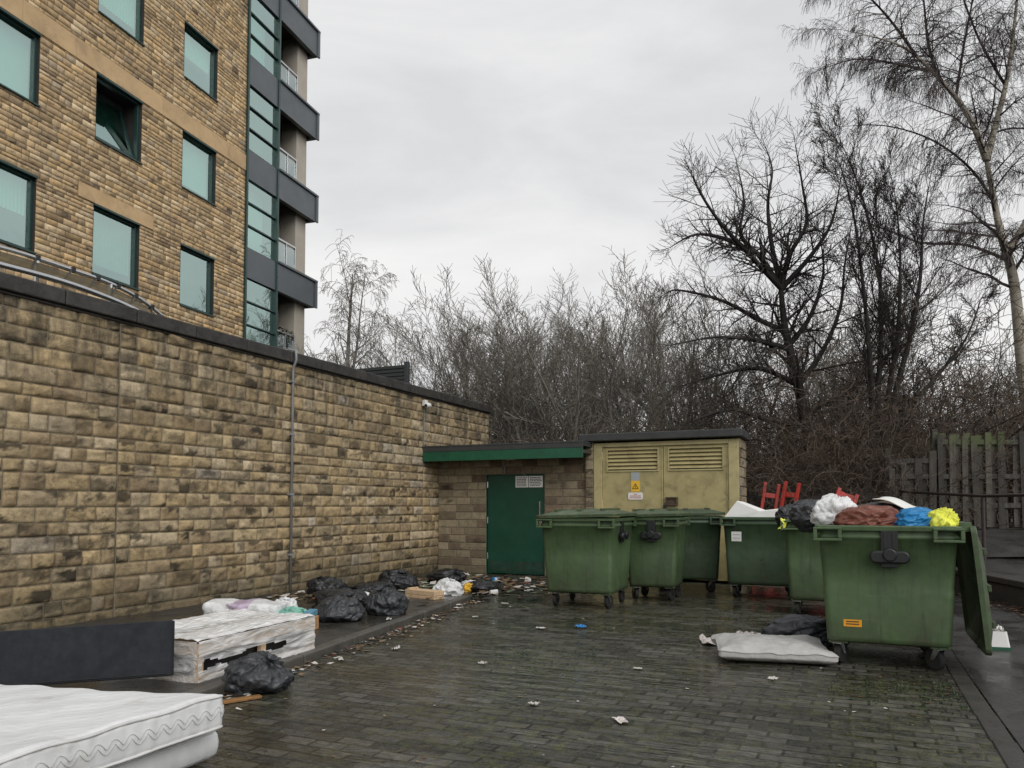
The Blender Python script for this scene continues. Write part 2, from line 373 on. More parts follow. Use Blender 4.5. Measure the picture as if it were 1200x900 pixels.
# ------------------------------------------------------------------ mesh helpers
class MB:
    def __init__(self): self.v = []; self.f = []; self.m = []; self.cur = 0; self.col = None
    def add(self, verts, faces, mi=None):
        b = len(self.v); self.v.extend([tuple(p) for p in verts])
        self.f.extend([tuple(i + b for i in f) for f in faces])
        self.m.extend([self.cur if mi is None else mi] * len(faces))
        return self
    def box(self, x0, x1, y0, y1, z0, z1, mtx=None):
        vs = [Vector((x, y, z)) for z in (z0, z1) for (x, y) in ((x0, y0), (x1, y0), (x1, y1), (x0, y1))]
        if mtx is not None: vs = [mtx @ p for p in vs]
        return self.add(vs, [(0, 3, 2, 1), (4, 5, 6, 7), (0, 1, 5, 4), (1, 2, 6, 5), (2, 3, 7, 6), (3, 0, 4, 7)])
    def quad(self, a, b, c, d): return self.add([a, b, c, d], [(0, 1, 2, 3)])
    def tube(self, pts, rad, n=8, caps=True):
        pts = [Vector(p) for p in pts]
        if not hasattr(rad, '__len__'): rad = [rad] * len(pts)
        vs = []; fs = []; prev = None
        for i, p in enumerate(pts):
            d = (pts[min(i + 1, len(pts) - 1)] - pts[max(i - 1, 0)])
            if d.length < 1e-9: d = Vector((0, 0, 1))
            d.normalize()
            if prev is None: a = d.orthogonal().normalized()
            else:
                a = prev - d * prev.dot(d)
                a = a.normalized() if a.length > 1e-6 else d.orthogonal().normalized()
            prev = a; b = d.cross(a)
            for k in range(n):
                t = 2 * math.pi * k / n
                vs.append(p + (a * math.cos(t) + b * math.sin(t)) * rad[i])
        for i in range(len(pts) - 1):
            for k in range(n):
                k2 = (k + 1) % n
                fs.append((i * n + k, i * n + k2, (i + 1) * n + k2, (i + 1) * n + k))
        if caps:
            fs.append(tuple(range(n - 1, -1, -1))); fs.append(tuple(range((len(pts) - 1) * n, len(pts) * n)))
        return self.add(vs, fs)
    def loft(self, rings, close0=False, close1=False):
        n = len(rings[0]); vs = [p for r in rings for p in r]; fs = []
        for i in range(len(rings) - 1):
            for k in range(n):
                k2 = (k + 1) % n
                fs.append((i * n + k, i * n + k2, (i + 1) * n + k2, (i + 1) * n + k))
        if close0: fs.append(tuple(range(n - 1, -1, -1)))
        if close1: fs.append(tuple(range((len(rings) - 1) * n, len(rings) * n)))
        return self.add(vs, fs)
    def grid(self, fn, nu, nv):
        vs = [fn(i / nu, j / nv) for j in range(nv + 1) for i in range(nu + 1)]
        fs = [(j * (nu + 1) + i, j * (nu + 1) + i + 1, (j + 1) * (nu + 1) + i + 1, (j + 1) * (nu + 1) + i) for j in range(nv) for i in range(nu)]
        return self.add(vs, fs)
    def build(self, name, mats, parent=None, smooth=False, bevel=0, loc=None, rot=None, seg=2, fix=False):
        me = bpy.data.meshes.new(name); me.from_pydata(self.v, [], self.f)
        if not isinstance(mats, (list, tuple)): mats = [mats]
        for mm in mats: me.materials.append(mm)
        if len(mats) > 1: me.polygons.foreach_set('material_index', self.m)
        if smooth: me.polygons.foreach_set('use_smooth', [True] * len(self.f))
        if self.col is not None:
            at = me.color_attributes.new('Col', 'FLOAT_COLOR', 'POINT')
            at.data.foreach_set('color', np.asarray(self.col, dtype=np.float32).ravel())
        me.update()
        o = bpy.data.objects.new(name, me); COL.objects.link(o)
        if fix:
            import bmesh
            bm = bmesh.new(); bm.from_mesh(me); bmesh.ops.recalc_face_normals(bm, faces=bm.faces); bm.to_mesh(me); bm.free()
        if parent is not None: o.parent = parent
        if loc is not None: o.location = loc
        if rot is not None: o.rotation_euler = rot
        if bevel:
            b = o.modifiers.new('bevel', 'BEVEL'); b.width = bevel; b.segments = seg; b.limit_method = 'ANGLE'; b.angle_limit = R(40)
            b.harden_normals = False
        return o

def tag(o, label=None, cat=None, group=None, kind=None):
    if label: o['label'] = label
    if cat: o['category'] = cat
    if group: o['group'] = group
    if kind: o['kind'] = kind
    return o
def empty(name, loc=(0, 0, 0), rz=0, label=None, cat=None, group=None):
    o = bpy.data.objects.new(name, None); COL.objects.link(o); o.location = loc; o.rotation_euler = (0, 0, rz)
    o.empty_display_size = .2
    return tag(o, label, cat, group)
def kids(o): return list(o.children)
def copy_tree(o, parent=None):
    c = o.copy(); COL.objects.link(c)
    if parent is not None: c.parent = parent
    for ch in KIDS.get(o.name, []): copy_tree(ch, c)
    return c
KIDS = {}

def rrect(hx, hy, r, z, n=5, cx=0, cy=0):
    pts = []
    for (sx, sy, a0) in ((1, 1, 0), (-1, 1, 90), (-1, -1, 180), (1, -1, 270)):
        for i in range(n + 1):
            a = R(a0 + 90 * i / n)
            pts.append((cx + sx * (hx - r) + r * math.cos(a), cy + sy * (hy - r) + r * math.sin(a), z))
    return pts

def rbox(sx, sy, sz, r, nx=12, ny=12, nz=4, fn=None):
    """rounded box centred on the origin as a welded grid mesh"""
    mb = MB(); idx = {}
    def vert(p):
        q = [max(-h + r, min(h - r, c)) for c, h in zip(p, (sx / 2, sy / 2, sz / 2))]
        d = Vector([c - e for c, e in zip(p, q)])
        k = (round(p[0], 5), round(p[1], 5), round(p[2], 5))
        if k in idx: return idx[k]
        if d.length > 1e-9:
            d = d.normalized() * r
        w = Vector(q) + d
        if fn: w = Vector(fn(w.x, w.y, w.z))
        idx[k] = len(mb.v); mb.v.append(tuple(w)); return idx[k]
    def lin(h, n):
        base = [-h + 2 * h * i / n for i in range(n + 1)]
        ex = [-h + r * .35, -h + r * .75, h - r * .35, h - r * .75]
        return sorted(set([round(x, 6) for x in base + ex]))
    X, Y, Z = lin(sx / 2, nx), lin(sy / 2, ny), lin(sz / 2, nz)
    def face(A, B, f, flip):
        for i in range(len(A) - 1):
            for j in range(len(B) - 1):
                q = [vert(f(A[i], B[j])), vert(f(A[i + 1], B[j])), vert(f(A[i + 1], B[j + 1])), vert(f(A[i], B[j + 1]))]
                if flip: q.reverse()
                if len(set(q)) >= 3: mb.f.append(tuple(dict.fromkeys(q))); mb.m.append(0)
    face(X, Y, lambda a, b: (a, b, sz / 2), False); face(X, Y, lambda a, b: (a, b, -sz / 2), True)
    face(X, Z, lambda a, b: (a, -sy / 2, b), False); face(X, Z, lambda a, b: (a, sy / 2, b), True)
    face(Y, Z, lambda a, b: (sx / 2, a, b), False); face(Y, Z, lambda a, b: (-sx / 2, a, b), True)
    return mb

def sstep(x): x = max(0., min(1., x)); return x * x * (3 - 2 * x)

# ------------------------------------------------------------------ stone walls
PAL_WALL = [(.38, .29, .17), (.35, .265, .15), (.41, .32, .19), (.33, .245, .14), (.37, .29, .18), (.44, .355, .235), (.30, .225, .135), (.40, .30, .165), (.34, .27, .17)]
PAL_TOWER = [(.55, .42, .26), (.50, .375, .225), (.59, .46, .295), (.47, .35, .215), (.53, .41, .265), (.57, .42, .24), (.41, .31, .20), (.62, .51, .36), (.33, .255, .175)]
PAL_BLOCK = [(.30, .25, .165), (.27, .22, .145), (.33, .275, .185), (.20, .16, .105), (.285, .235, .155), (.17, .125, .085), (.31, .255, .17)]
def stone_face(L0, L1, Z0, Z1, course, lens, relief, pal, seed, holes=(), res=(9, 6), joint=.012, jcourse=.12, lines=(), stain=.45):
    """stones in the local x-z plane, front towards -y"""
    rd = random.Random(seed); mb = MB(); cols = []
    hz = sorted(set([Z0, Z1] + [z for h in holes for z in h[2:] if Z0 < z < Z1]))
    rows = []
    for a, b in zip(hz[:-1], hz[1:]):
        n = max(1, round((b - a) / course)); ws = [1 + rd.uniform(-jcourse, jcourse) for _ in range(n)]; t = sum(ws); z = a
        for w in ws: rows.append((z, z + (b - a) * w / t)); z += (b - a) * w / t
    for (za, zb) in rows:
        zc = (za + zb) / 2
        cuts = sorted([(h[0], h[1]) for h in holes if h[2] < zc < h[3]])
        iv = []; s = L0
        for c0, c1 in cuts:
            if c0 > s: iv.append((s, min(c0, L1)))
            s = max(s, c1)
        if s < L1: iv.append((s, L1))
        iv2 = []
        for a, b in iv:
            ps = [a] + [l for l in lines if a + .05 < l < b - .05] + [b]
            iv2 += list(zip(ps[:-1], ps[1:]))
        for a, b in iv2:
            xs = [a]
            while xs[-1] < b:
                xs.append(xs[-1] + rd.uniform(*lens) * rd.choice((1, 1, .75, 1.2)))
            if b - xs[-2] < lens[0] * .5 and len(xs) > 2: xs.pop(-2)
            xs[-1] = b
            for xa, xb in zip(xs[:-1], xs[1:]):
                nx, nz = max(3, int(res[0] * min(1.3, (xb - xa) / lens[1]) + 1)), res[1]
                c = pal[rd.randrange(len(pal))]; k = rd.uniform(.80, 1.16)
                if rd.random() < .035: k *= .6
                if rd.random() < .03: c = [e * .55 + .45 * q for e, q in zip(c, (.40, .37, .33))]
                c = [min(1, e * k) for e in c]; off = Vector((rd.uniform(0, 99), rd.uniform(0, 99), rd.uniform(0, 99)))
                W, H = xb - xa - joint, zb - za - joint
                pl = [(rd.uniform(.35, 1.0), rd.uniform(-1.4, 1.4), rd.uniform(-1.3, 1.3)) for _ in range(rd.choice((2, 3, 3, 4)))]
                sx_, sz_, sr_ = rd.uniform(.05, .95), rd.choice((rd.uniform(.7, 1.05), rd.uniform(.6, 1), rd.uniform(0, .5))), rd.uniform(.12, .5); stn = rd.random() < stain * (1.25 if zc < 1.9 else .8); sd_ = rd.uniform(.4, .85)
                chip = (rd.uniform(-.2, 1.2), rd.choice((0, 1)), rd.uniform(.25, .7))
                vs = []; fs = []
                ar = min(.010, H * .12)
                us = [0, ar / W] + [(ar + (W - 2 * ar) * i / (nx - 2)) / W for i in range(1, nx - 2)] + [1 - ar / W, 1]
                ws_ = [0, ar / H] + [(ar + (H - 2 * ar) * j / (nz - 2)) / H for j in range(1, nz - 2)] + [1 - ar / H, 1]
                for j in range(nz + 1):
                    for i in range(nx + 1):
                        uu, ww = us[i], ws_[j]
                        edge = (i in (0, nx)) or (j in (0, nz)); rim_ = (i in (1, nx - 1)) or (j in (1, nz - 1))
                        x = xa + joint / 2 + W * uu; z = za + joint / 2 + H * ww
                        n1 = noise.noise(Vector((x * 11, z * 15, 0)) + off); n2 = noise.noise(Vector((x * 31, z * 37, 5)) + off)
                        d = min(a_ + bx_ * (uu - .5) + bz_ * (ww - .5) for a_, bx_, bz_ in pl)
                        d = relief * (max(.12, d) + .42 * n1 + .34 * n2) * (.55 if rim_ else 1)
                        if math.hypot(uu - chip[0], (ww - chip[1]) * H / W * 1.5) < chip[2] * .4: d *= .35
                        if not edge: x += .004 * n2; z += .003 * n1
                        vs.append((x, (.010 if edge else -max(0.001, d)), z))
                        kk = 1 - (.25 if edge else 0)
                        if stn:
                            q = math.hypot((uu - sx_) * W / H * .5, (ww - sz_) * 1.15) + .4 * n1 + .3 * n2
                            kk *= 1 - sd_ * sstep((sr_ - q) / .25 + .5)
                        cols.append((c[0] * kk, c[1] * kk, c[2] * kk, 1))
                b0 = len(mb.v)
                for j in range(nz):
                    for i in range(nx):
                        q = j * (nx + 1) + i; fs.append((q, q + 1, q + nx + 2, q + nx + 1))
                mb.add(vs, fs)
    mb.col = cols
    return mb
def holed_plane(mb, L0, L1, Z0, Z1, y, holes):
    xs = sorted(set([L0, L1] + [x for h in holes for x in h[:2] if L0 < x < L1])); zs = sorted(set([Z0, Z1] + [z for h in holes for z in h[2:] if Z0 < z < Z1]))
    for a, b in zip(xs[:-1], xs[1:]):
        for c, d in zip(zs[:-1], zs[1:]):
            mx, mz = (a + b) / 2, (c + d) / 2
            if any(h[0] < mx < h[1] and h[2] < mz < h[3] for h in holes): continue
            mb.quad((a, y, c), (b, y, c), (b, y, d), (a, y, d))
    return mb

# ================================================================== SETTING
g = MB(); g.quad((-900, -60, -.02), (900, -60, -.02), (900, 1200, -.02), (-900, 1200, -.02))
tag(g.build('ground', M['ground']), kind='structure')
g = MB()
g.grid(lambda u, v: (-9 + 9.95 * u, -3 + 17.2 * v, 0.0), 2, 2)
yard = g.build('paved_yard', M['paving']); tag(yard, kind='structure')
g = MB(); g.grid(lambda u, v: (.80 + .10 * max(0, 1 - v * 17.2 / 9) + 9 * u, -3 + 20 * v, .012), 4, 8)
tag(g.build('tarmac_path', M['asphalt']), kind='structure')
# channel along the tarmac edge
g = MB()
for k in range(24):
    y0 = -2 + k * .6
    g.box(.68 + .1 * max(0, (6 - y0) / 9), .80 + .1 * max(0, (6 - y0) / 9), y0 + .004, y0 + .592, -.02, .010)
tag(g.build('drain_channel', M['retwall'], bevel=.006), kind='structure')

# left pavement with kerb (kerb line leans towards the wall further away)
def kx(y): return -4.26 - (y - 4.98) * .152
g = MB(); g.grid(lambda u, v: (-7.9 + (kx(-2 + 12.3 * v) - .1 + 7.9) * u, -2 + 12.3 * v, .07 * (1 if v < .93 else (1 - v) / .07) + .003), 10, 60)
tag(g.build('pavement', M['pavement']), kind='structure')
g = MB()
y = -1.0
while y < 9.6:
    a = math.atan(.152)
    mt = Matrix.Translation((kx(y), y, 0)) @ Matrix.Rotation(a, 4, 'Z') @ Matrix.Rotation(R(rnd.uniform(-.5, .5)), 4, 'Y')
    top = .075 if y < 9 else .05
    g.box(-.125, 0, .006, .9, -.05, top, mt); y += .905
tag(g.build('kerb', M['kerb'], bevel=.014), kind='structure')

# verge behind the buildings, and hill far away
g = MB()
g.grid(lambda u, v: (-30 + 60 * u, 14.3 + 70 * v, .03 + .5 * sstep(((-30 + 60 * u) + 2) / 3) + .1 * noise.noise(Vector((u * 30, v * 30, 0)))), 60, 60)
tag(g.build('verge', M['soil'], smooth=True), kind='structure')
g = MB()
def hillf(u, v):
    a = R(-75 + 150 * u); d = 230 + 240 * v
    return (math.sin(a) * d - 40, math.cos(a) * d, -2 + 40 * math.sin(v * math.pi / 2) * (.65 + .35 * math.sin(u * 9 + 1) * .5 + .35 * noise.noise(Vector((u * 5, v, 0)))) * (.35 + .65 * (1 - u)))
g.grid(hillf, 80, 10)
tag(g.build('hill', M['hill'], smooth=True), kind='structure')

# ================================================================== PODIUM WALL (left)
XW = -7.76
pod = empty('boundary_wall', (XW, 0, 0), R(90), 'long rock faced sandstone wall with black coping running along the left side', 'stone wall')
sf = stone_face(1.0, 16.1, 0, 3.5, .168, (.19, .46), .032, PAL_WALL, 11, res=(13, 8), joint=.009, jcourse=.2, stain=.55, lines=(6.23, 13.11))
sf.build('stonework', M['stone'], pod, smooth=True)
g = MB(); g.quad((1, .009, 0), (16.1, .009, 0), (16.1, .009, 3.5), (1, .009, 3.5)); g.quad((16.1, .009, 0), (16.1, .35, 0), (16.1, .35, 3.5), (16.1, .009, 3.5))
g.quad((16.1, .35, 0), (1, .35, 0), (1, .35, 3.5), (16.1, .35, 3.5))
g.build('mortar_core', M['mortar'], pod)
g = MB(); y = 1.0
while y < 16.1:
    y1 = min(y + .9, 16.16); g.box(y + .004, y1 - .004, -.075, .40, 3.503, 3.665 + rnd.uniform(0, .004)); y = y1
g.box(1, 16.13, -.03, .38, 3.47, 3.502)
g.build('coping', M['coping'], pod, bevel=.012)
g = MB(); g.tube([(6.23, -.004, .05), (6.23, -.004, 3.48)], .006, 4)
g.build('movement_joint', M['mortar'], pod)
# deck behind the wall
dk = MB(); dk.box(-16.4, XW - .42, 1, 16.0, 3.2, 3.40)
tag(dk.build('roof_deck', M['felt']), 'dark flat roof deck lying behind the sandstone wall', 'roof')
# conduit on the wall
cd = MB(); X = XW + .055
cd.tube([(X, 9.18, .08), (X, 9.18, 3.38), (X + .02, 9.18, 3.46), (X + .06, 9.18, 3.54), (X + .05, 9.18, 3.68), (X - .08, 9.18, 3.71), (X - .4, 9.18, 3.70)], .019, 10)
cdo = empty('conduit_pipe', (0, 0, 0), 0, 'thin grey conduit pipe running up the sandstone wall and over its coping', 'pipe')
cd.build('pipe', M['pipe'], cdo, smooth=True)
for z in (.6, 1.5, 2.4, 3.2):
    b = MB(); b.box(XW - .01, X + .02, 9.14, 9.22, z, z + .03); b.build('clip', M['pipe'], cdo, bevel=.003)
# camera on the wall
cc = empty('security_camera', (XW + .05, 13.11, 3.34), 0, 'small white dome security camera high on the sandstone wall', 'camera')
b = MB(); b.box(-.05, .03, -.05, .05, -.03, .09); b.build('bracket', M['white'], cc, bevel=.01)
b = rbox(.11, .16, .10, .049, 6, 6, 6); b.build('camera_body', M['white'], cc, smooth=True, loc=(.07, -.02, -.02))
b = MB(); b.tube([(.075, -.1, -.03), (.075, -.115, -.035)], .028, 12); b.build('lens', M['black'], cc, smooth=False)
b = MB(); b.tube([(-.03, 0, -.02), (-.03, 0, -.9)], .008, 6); b.build('cable', M['pipe'], cc)

# curved glass canopy beyond the wall
gc = empty('glass_canopy', (0, 0, 3.4), 0, 'curved glass canopy with chrome tubular rails rising behind the wall', 'canopy')
def arc(pts, n=24):
    P = [Vector(p) for p in pts]; out = []
    for i in range(len(P) - 1):
        p0 = P[max(i - 1, 0)]; p1 = P[i]; p2 = P[i + 1]; p3 = P[min(i + 2, len(P) - 1)]
        for k in range(n // (len(P) - 1) + 1):
            t = k / (n // (len(P) - 1) + 1)
            out.append(.5 * ((2 * p1) + (p2 - p0) * t + (2 * p0 - 5 * p1 + 4 * p2 - p3) * t * t + (-p0 + 3 * p1 - 3 * p2 + p3) * t ** 3))
    out.append(P[-1]); return out
up = arc([(-9.6, 4.2, .98), (-9.6, 5.2, 1.09), (-9.6, 6.1, 1.145), (-9.6, 6.95, 1.13), (-9.6, 7.54, 1.10), (-9.6, 8.04, 1.0), (-9.6, 8.45, .83)])
lo = arc([(-8.8, 3.6, .60), (-8.8, 4.6, .66), (-8.8, 5.49, .68), (-8.8, 6.15, .69), (-8.8, 6.7, .66), (-8.8, 7.24, .59), (-8.8, 8.1, .40)])
b = MB(); b.tube(up, .028, 10); b.build('rail', M['steel'], gc, smooth=True)
b = MB(); b.tube(lo, .034, 10); b.build('rail', M['steel'], gc, smooth=True)
n = min(len(up), len(lo)); b = MB()
for i in range(n - 1):
    b.quad(up[i] + Vector((0, 0, -.05)), up[i + 1] + Vector((0, 0, -.05)), lo[i + 1] + Vector((0, 0, -.02)), lo[i] + Vector((0, 0, -.02)))
b.build('glass_sheet', M['glass_can'], gc)
for i in range(3, n - 1, 3):
    b = MB(); b.tube([up[i], up[i].lerp(lo[i], .5) + Vector((0, 0, -.07)), lo[i]], .014, 6)
    q = up[i]; b.box(q.x - .03, q.x + .04, q.y - .025, q.y + .025, q.z - .03, q.z + .032)
    b.build('bracket_arm', M['black'], gc)
for i in (4, 12, 20):
    b = MB(); b.tube([up[i], (up[i].x, up[i].y, 0)], .03, 8); b.build('post', M['steel'], gc)
# plant screen on the deck
sc = empty('louvre_screen', (-8.9, 13.27, 3.4), 0, 'dark slatted plant screen standing on the roof behind the wall', 'screen')
b = MB()
for k in range(10): b.box(-.66, .62, -.02, .02, .04 + k * .078, .10 + k * .078, Matrix.Rotation(0, 4, 'X'))
b.build('slat_panel', M['spandrel_d'], sc)
b = MB(); b.box(-.66, .62, .022, .03, 0, .8); b.build('backing', M['black'], sc)
b = MB(); b.box(.62, .70, -.05, .05, 0, .86); b.build('post', M['spandrel_d'], sc, bevel=.006)

# ================================================================== APARTMENT BUILDING
tw = empty('apartment_building', (-15.9, 15.9, 0), R(97), 'tall sandstone apartment block with green windows and stacked grey balconies', 'building')
cols = [(-10.0, -8.65), (-7.12, -5.78), (-4.33, -2.98), (-1.58, -.28)]
rows = [(3.62, 5.15), (6.5, 8.07), (9.57, 11.06), (12.49, 13.95), (15.4, 16.9)]
holes = [(c[0], c[1], r[0], r[1]) for c in cols for r in rows]
ZT = 19.5
bandh = (-14, 1.02, 11.09, 11.55)
lint = (-4.75, -2.55, 8.09, 8.42)
sf = stone_face(-14, 1.02, 3.0, ZT, .112, (.15, .42), .013, PAL_TOWER, 5, holes=holes + [bandh, lint], res=(6, 4), joint=.008, stain=.22, jcourse=.3, lines=(-1.95,))
sf.build('stonework', M['stone_tower'], tw, smooth=True)
g = holed_plane(MB(), -14, 1.02, 0, ZT, .012, holes)
g.quad((-14, .012, 0), (-14, 12, 0), (-14, 12, ZT), (-14, .012, ZT))
g.quad((4.75, 3.0, 0), (4.75, 12, 0), (4.75, 12, ZT), (4.75, 3.0, ZT))
g.quad((-14, 12, 0), (4.75, 12, 0), (4.75, 12, ZT), (-14, 12, ZT))
g.build('wall_core', M['mortar'], tw)
g = MB(); x = -14
while x < 1.0:
    x1 = min(x + 1.3, 1.02); g.box(x + .003, x1 - .003, -.02, .03, 11.092, 11.548); x = x1
g.build('string_course', M['band'], tw, bevel=.006)
g = MB(); g.box(-4.75, -3.66, -.018, .03, 8.092, 8.42); g.box(-3.655, -2.55, -.018, .03, 8.092, 8.42)
g.build('lintel', M['band'], tw, bevel=.006)
g = MB(); g.box(-14, 5.0, -.1, 12.1, ZT, ZT + .3); g.build('roof', M['spandrel_d'], tw)
def window(x0, x1, z0, z1, opened=False, style=0):
    w = MB(); d = .17; t = .07
    # reveal lining
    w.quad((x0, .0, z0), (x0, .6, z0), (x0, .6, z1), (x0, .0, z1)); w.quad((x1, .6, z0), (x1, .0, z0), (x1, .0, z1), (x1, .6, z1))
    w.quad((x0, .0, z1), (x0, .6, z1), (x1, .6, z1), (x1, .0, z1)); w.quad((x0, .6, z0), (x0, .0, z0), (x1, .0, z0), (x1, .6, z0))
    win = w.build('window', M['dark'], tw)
    f = MB()
    for a, b, c, e in ((x0, x1, z0, z0 + t), (x0, x1, z1 - t, z1), (x0, x0 + t, z0 + t, z1 - t), (x1 - t, x1, z0 + t, z1 - t)): f.box(a + .002, b - .002, .07, d, c + .002, e - .002)
    f.box(x0 - .01, x1 + .01, -.045, .08, z0 - .035, z0 + .001)
    f.box(x0 - .005, x1 + .005, -.03, .08, z1 - .03, z1 + .02)
    f.build('frame', M['dkgreen'], win, bevel=.005)
    p0 = MB(); i = .065
    if opened:
        mt = Matrix.Translation((0, .15, z0 + t)) @ Matrix.Rotation(R(-19), 4, 'X')
        H = z1 - z0 - 2 * t
        p0.quad(*[mt @ Vector(q) for q in ((x0 + t, 0, 0), (x1 - t, 0, 0), (x1 - t, 0, H), (x0 + t, 0, H))])
        s = MB()
        for a, b, c, e in ((x0 + t, x1 - t, 0, i), (x0 + t, x1 - t, H - i, H), (x0 + t, x0 + t + i, i, H - i), (x1 - t - i, x1 - t, i, H - i)): s.box(a, b, -.03, .03, c, e, mt)
        s.build('sash', M['dkgreen'], win)
    else:
        y = .125
        p0.quad((x0 + i, y, z0 + i), (x1 - i, y, z0 + i), (x1 - i, y, z1 - i), (x0 + i, y, z1 - i))
    p0.build('pane', M['glass'], win)
    r = MB()
    if style in (0, 1):
        zb = z0 + (rnd.choice((.05, .25)) if style == 0 else rnd.choice((.45, .6, .8)))
        r.grid(lambda u, v: (x0 + (x1 - x0) * u, .30 + (.018 * math.sin(u * 100) if style == 1 else 0), zb + (z1 - zb) * v), 80 if style == 1 else 1, 1); r.build('blind', M['blind_w'] if style == 0 else M['blind'], win)
    elif style == 2:
        n = 26
        r.grid(lambda u, v: (x0 + (x1 - x0) * u, .34 + .03 * math.sin(u * 80), z0 + .35 + (z1 - z0 - .35) * v), 90, 1); r.build('curtain', M['curtain'], win, smooth=True)
    bk = MB(); bk.quad((x0, .59, z0), (x1, .59, z0), (x1, .59, z1), (x0, .59, z1)); bk.build('room_back', M['interior'], win)
stl = {(1, 1): 1, (2, 1): 2, (3, 1): 3, (1, 2): 0, (2, 2): 2, (3, 2): 0, (2, 3): 1, (3, 3): 1, (1, 3): 0}
for ci, c in enumerate(cols):
    for ri, r in enumerate(rows):
        window(c[0], c[1], r[0], r[1], opened=(ci == 2 and ri == 2), style=3 if (ci, ri) == (2, 2) else stl.get((ci, ri), (ci + ri) % 4))
# curtain-walled bay
GX0, GX1, BX1 = 1.06, 2.56, 4.78
levels = [5.05, 7.98, 10.9, 13.74, 16.6]
for k, z in enumerate(levels):
    g = MB(); g.box(GX0, GX1, -.02, .12, z, z + .88); g.build('spandrel_panel', M['spandrel'], tw, bevel=.006)
    zt = (levels[k + 1] if k + 1 < len(levels) else ZT)
    H = (zt - z - .88) / 3
    for j in range(3):
        za = z + .88 + j * H
        p0 = MB(); p0.quad((GX0 + .03, .05, za + .03), (GX1 - .03, .05, za + .03), (GX1 - .03, .05, za + H - .03), (GX0 + .03, .05, za + H - .03)); p0.build('pane', M['glass'], tw)
        m_ = MB(); m_.box(GX0, GX1, -.012, .10, za - .018, za + .018); m_.build('transom', M['dkgreen'], tw)
    r = MB(); r.quad((GX0, .5, z + .88), (GX1, .5, z + .88), (GX1, .5, zt), (GX0, .5, zt)); r.build('blind', M['blind'] if k % 2 else M['interior'], tw)
for x in (GX0 - .03, GX1):
    m_ = MB(); m_.box(x - .02, x + .055, -.06, .2, 3, ZT); m_.build('mullion', M['dkgreen'], tw)
# balconies
BD = 1.9
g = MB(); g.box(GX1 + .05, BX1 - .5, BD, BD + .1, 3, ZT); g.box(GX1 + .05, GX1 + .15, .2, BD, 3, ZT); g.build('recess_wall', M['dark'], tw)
g = MB(); g.box(4.02, 4.62, .25, .85, 0, ZT); g.build('column', M['concrete'], tw, bevel=.02)
g = MB(); g.box(4.30, 4.70, 1.2, 3.0, 0, ZT); g.build('return_wall', M['concrete'], tw)
for k, z in enumerate(levels):
    b = MB(); b.box(GX1 + .06, BX1, -.05, .1, z, z + .88); b.box(BX1 - .12, BX1 + .002, .1, BD + .6, z + .002, z + .878); b.box(GX1 + .06, BX1 + .06, -.11, .02, z + .86, z + .93); b.box(BX1 - .06, BX1 + .06, -.10, -.04, z - .01, z + .86)
    bal = b.build('balcony', [M['spandrel']], tw, bevel=.006)
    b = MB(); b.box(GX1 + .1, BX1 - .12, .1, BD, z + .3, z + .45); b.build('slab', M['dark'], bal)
    zt = z + .93
    b = MB(); b.box(GX1 + .1, 4.0, .22, .26, zt + .86, zt + .91)
    for x in (2.75, 3.45, 3.95): b.box(x, x + .04, .22, .26, zt - .1, zt + .86)
    b.build('railing', M['steel'], bal)
    b = MB(); b.quad((2.8, .25, zt), (3.43, .25, zt), (3.43, .25, zt + .8), (2.8, .25, zt + .8)); b.quad((3.5, .25, zt), (3.93, .25, zt), (3.93, .25, zt + .8), (3.5, .25, zt + .8))
    b.build('balustrade_glass', M['glass_bal'], bal)
    b = MB(); b.box(2.95, 3.75, BD - .03, BD - .005, z + .5, z + 2.6); b.build('balcony_door', M['glass'], bal)
# planter greenery on the lowest balcony
b = MB(); b.box(2.9, 3.9, .30, .5, 6.5, 6.72); b.build('planter', M['black'], tw)
b = MB()
for i in range(220):
    p = Vector((rnd.uniform(2.85, 3.95), rnd.uniform(.18, .5), rnd.uniform(6.7, 7.0))); a = rnd.uniform(0, 6); s = .05
    d1 = Vector((math.cos(a), math.sin(a), rnd.uniform(-.4, .6))) * s; d2 = Vector((-math.sin(a), math.cos(a), rnd.uniform(-.3, .6))) * s * .6
    b.quad(p - d1, p + d2, p + d1, p - d2)
M['ivy'] = simple('planter leaves', (.035, .07, .02), .6, var=.5, scale=9, bmp=0)
b.build('foliage', M['ivy'], tw)

# ================================================================== LEAN-TO WITH GREEN DOOR
M['rust_green'] = simple('scuffed door foot', (.012, .05, .032), .5, var=.5, scale=7, dirt=(.06, .045, .03), dirt_amt=.8)
lt = empty('bin_store', (0, 13.7, 0), 0, 'low block built store with green door and green edged flat roof', 'outbuilding')
dh = (-6.66, -5.42, 0, 1.96)
sf = stone_face(-7.75, -4.43, 0, 2.42, .152, (.30, .42), .006, PAL_BLOCK, 21, holes=[dh], res=(5, 4), jcourse=.03, joint=.010, stain=.15)
sf.build('blockwork', M['block'], lt, smooth=False)
g = holed_plane(MB(), -7.75, -4.43, 0, 2.42, .009, [dh])
g.quad((-4.43, .009, 0), (-4.43, 2.5, 0), (-4.43, 2.5, 2.42), (-4.43, .009, 2.42))
g.build('wall_core', M['mortar'], lt)
g = MB(); g.box(-6.65, -5.43, .05, .10, .02, 1.95)
dr = g.build('door', M['door'], lt, bevel=.006)
b = MB(); b.box(-5.53, -5.505, -.01, .05, 1.02, 1.42); b.build('handle', M['steel'], dr, bevel=.004)
b = MB(); b.box(-5.54, -5.49, .035, .05, .95, 1.08); b.build('lock_plate', M['steel'], dr)
for z in (.3, 1.0, 1.7):
    b = MB(); b.tube([(-6.645, .04, z), (-6.645, .04, z + .12)], .013, 8); b.build('hinge', M['steel'], dr)
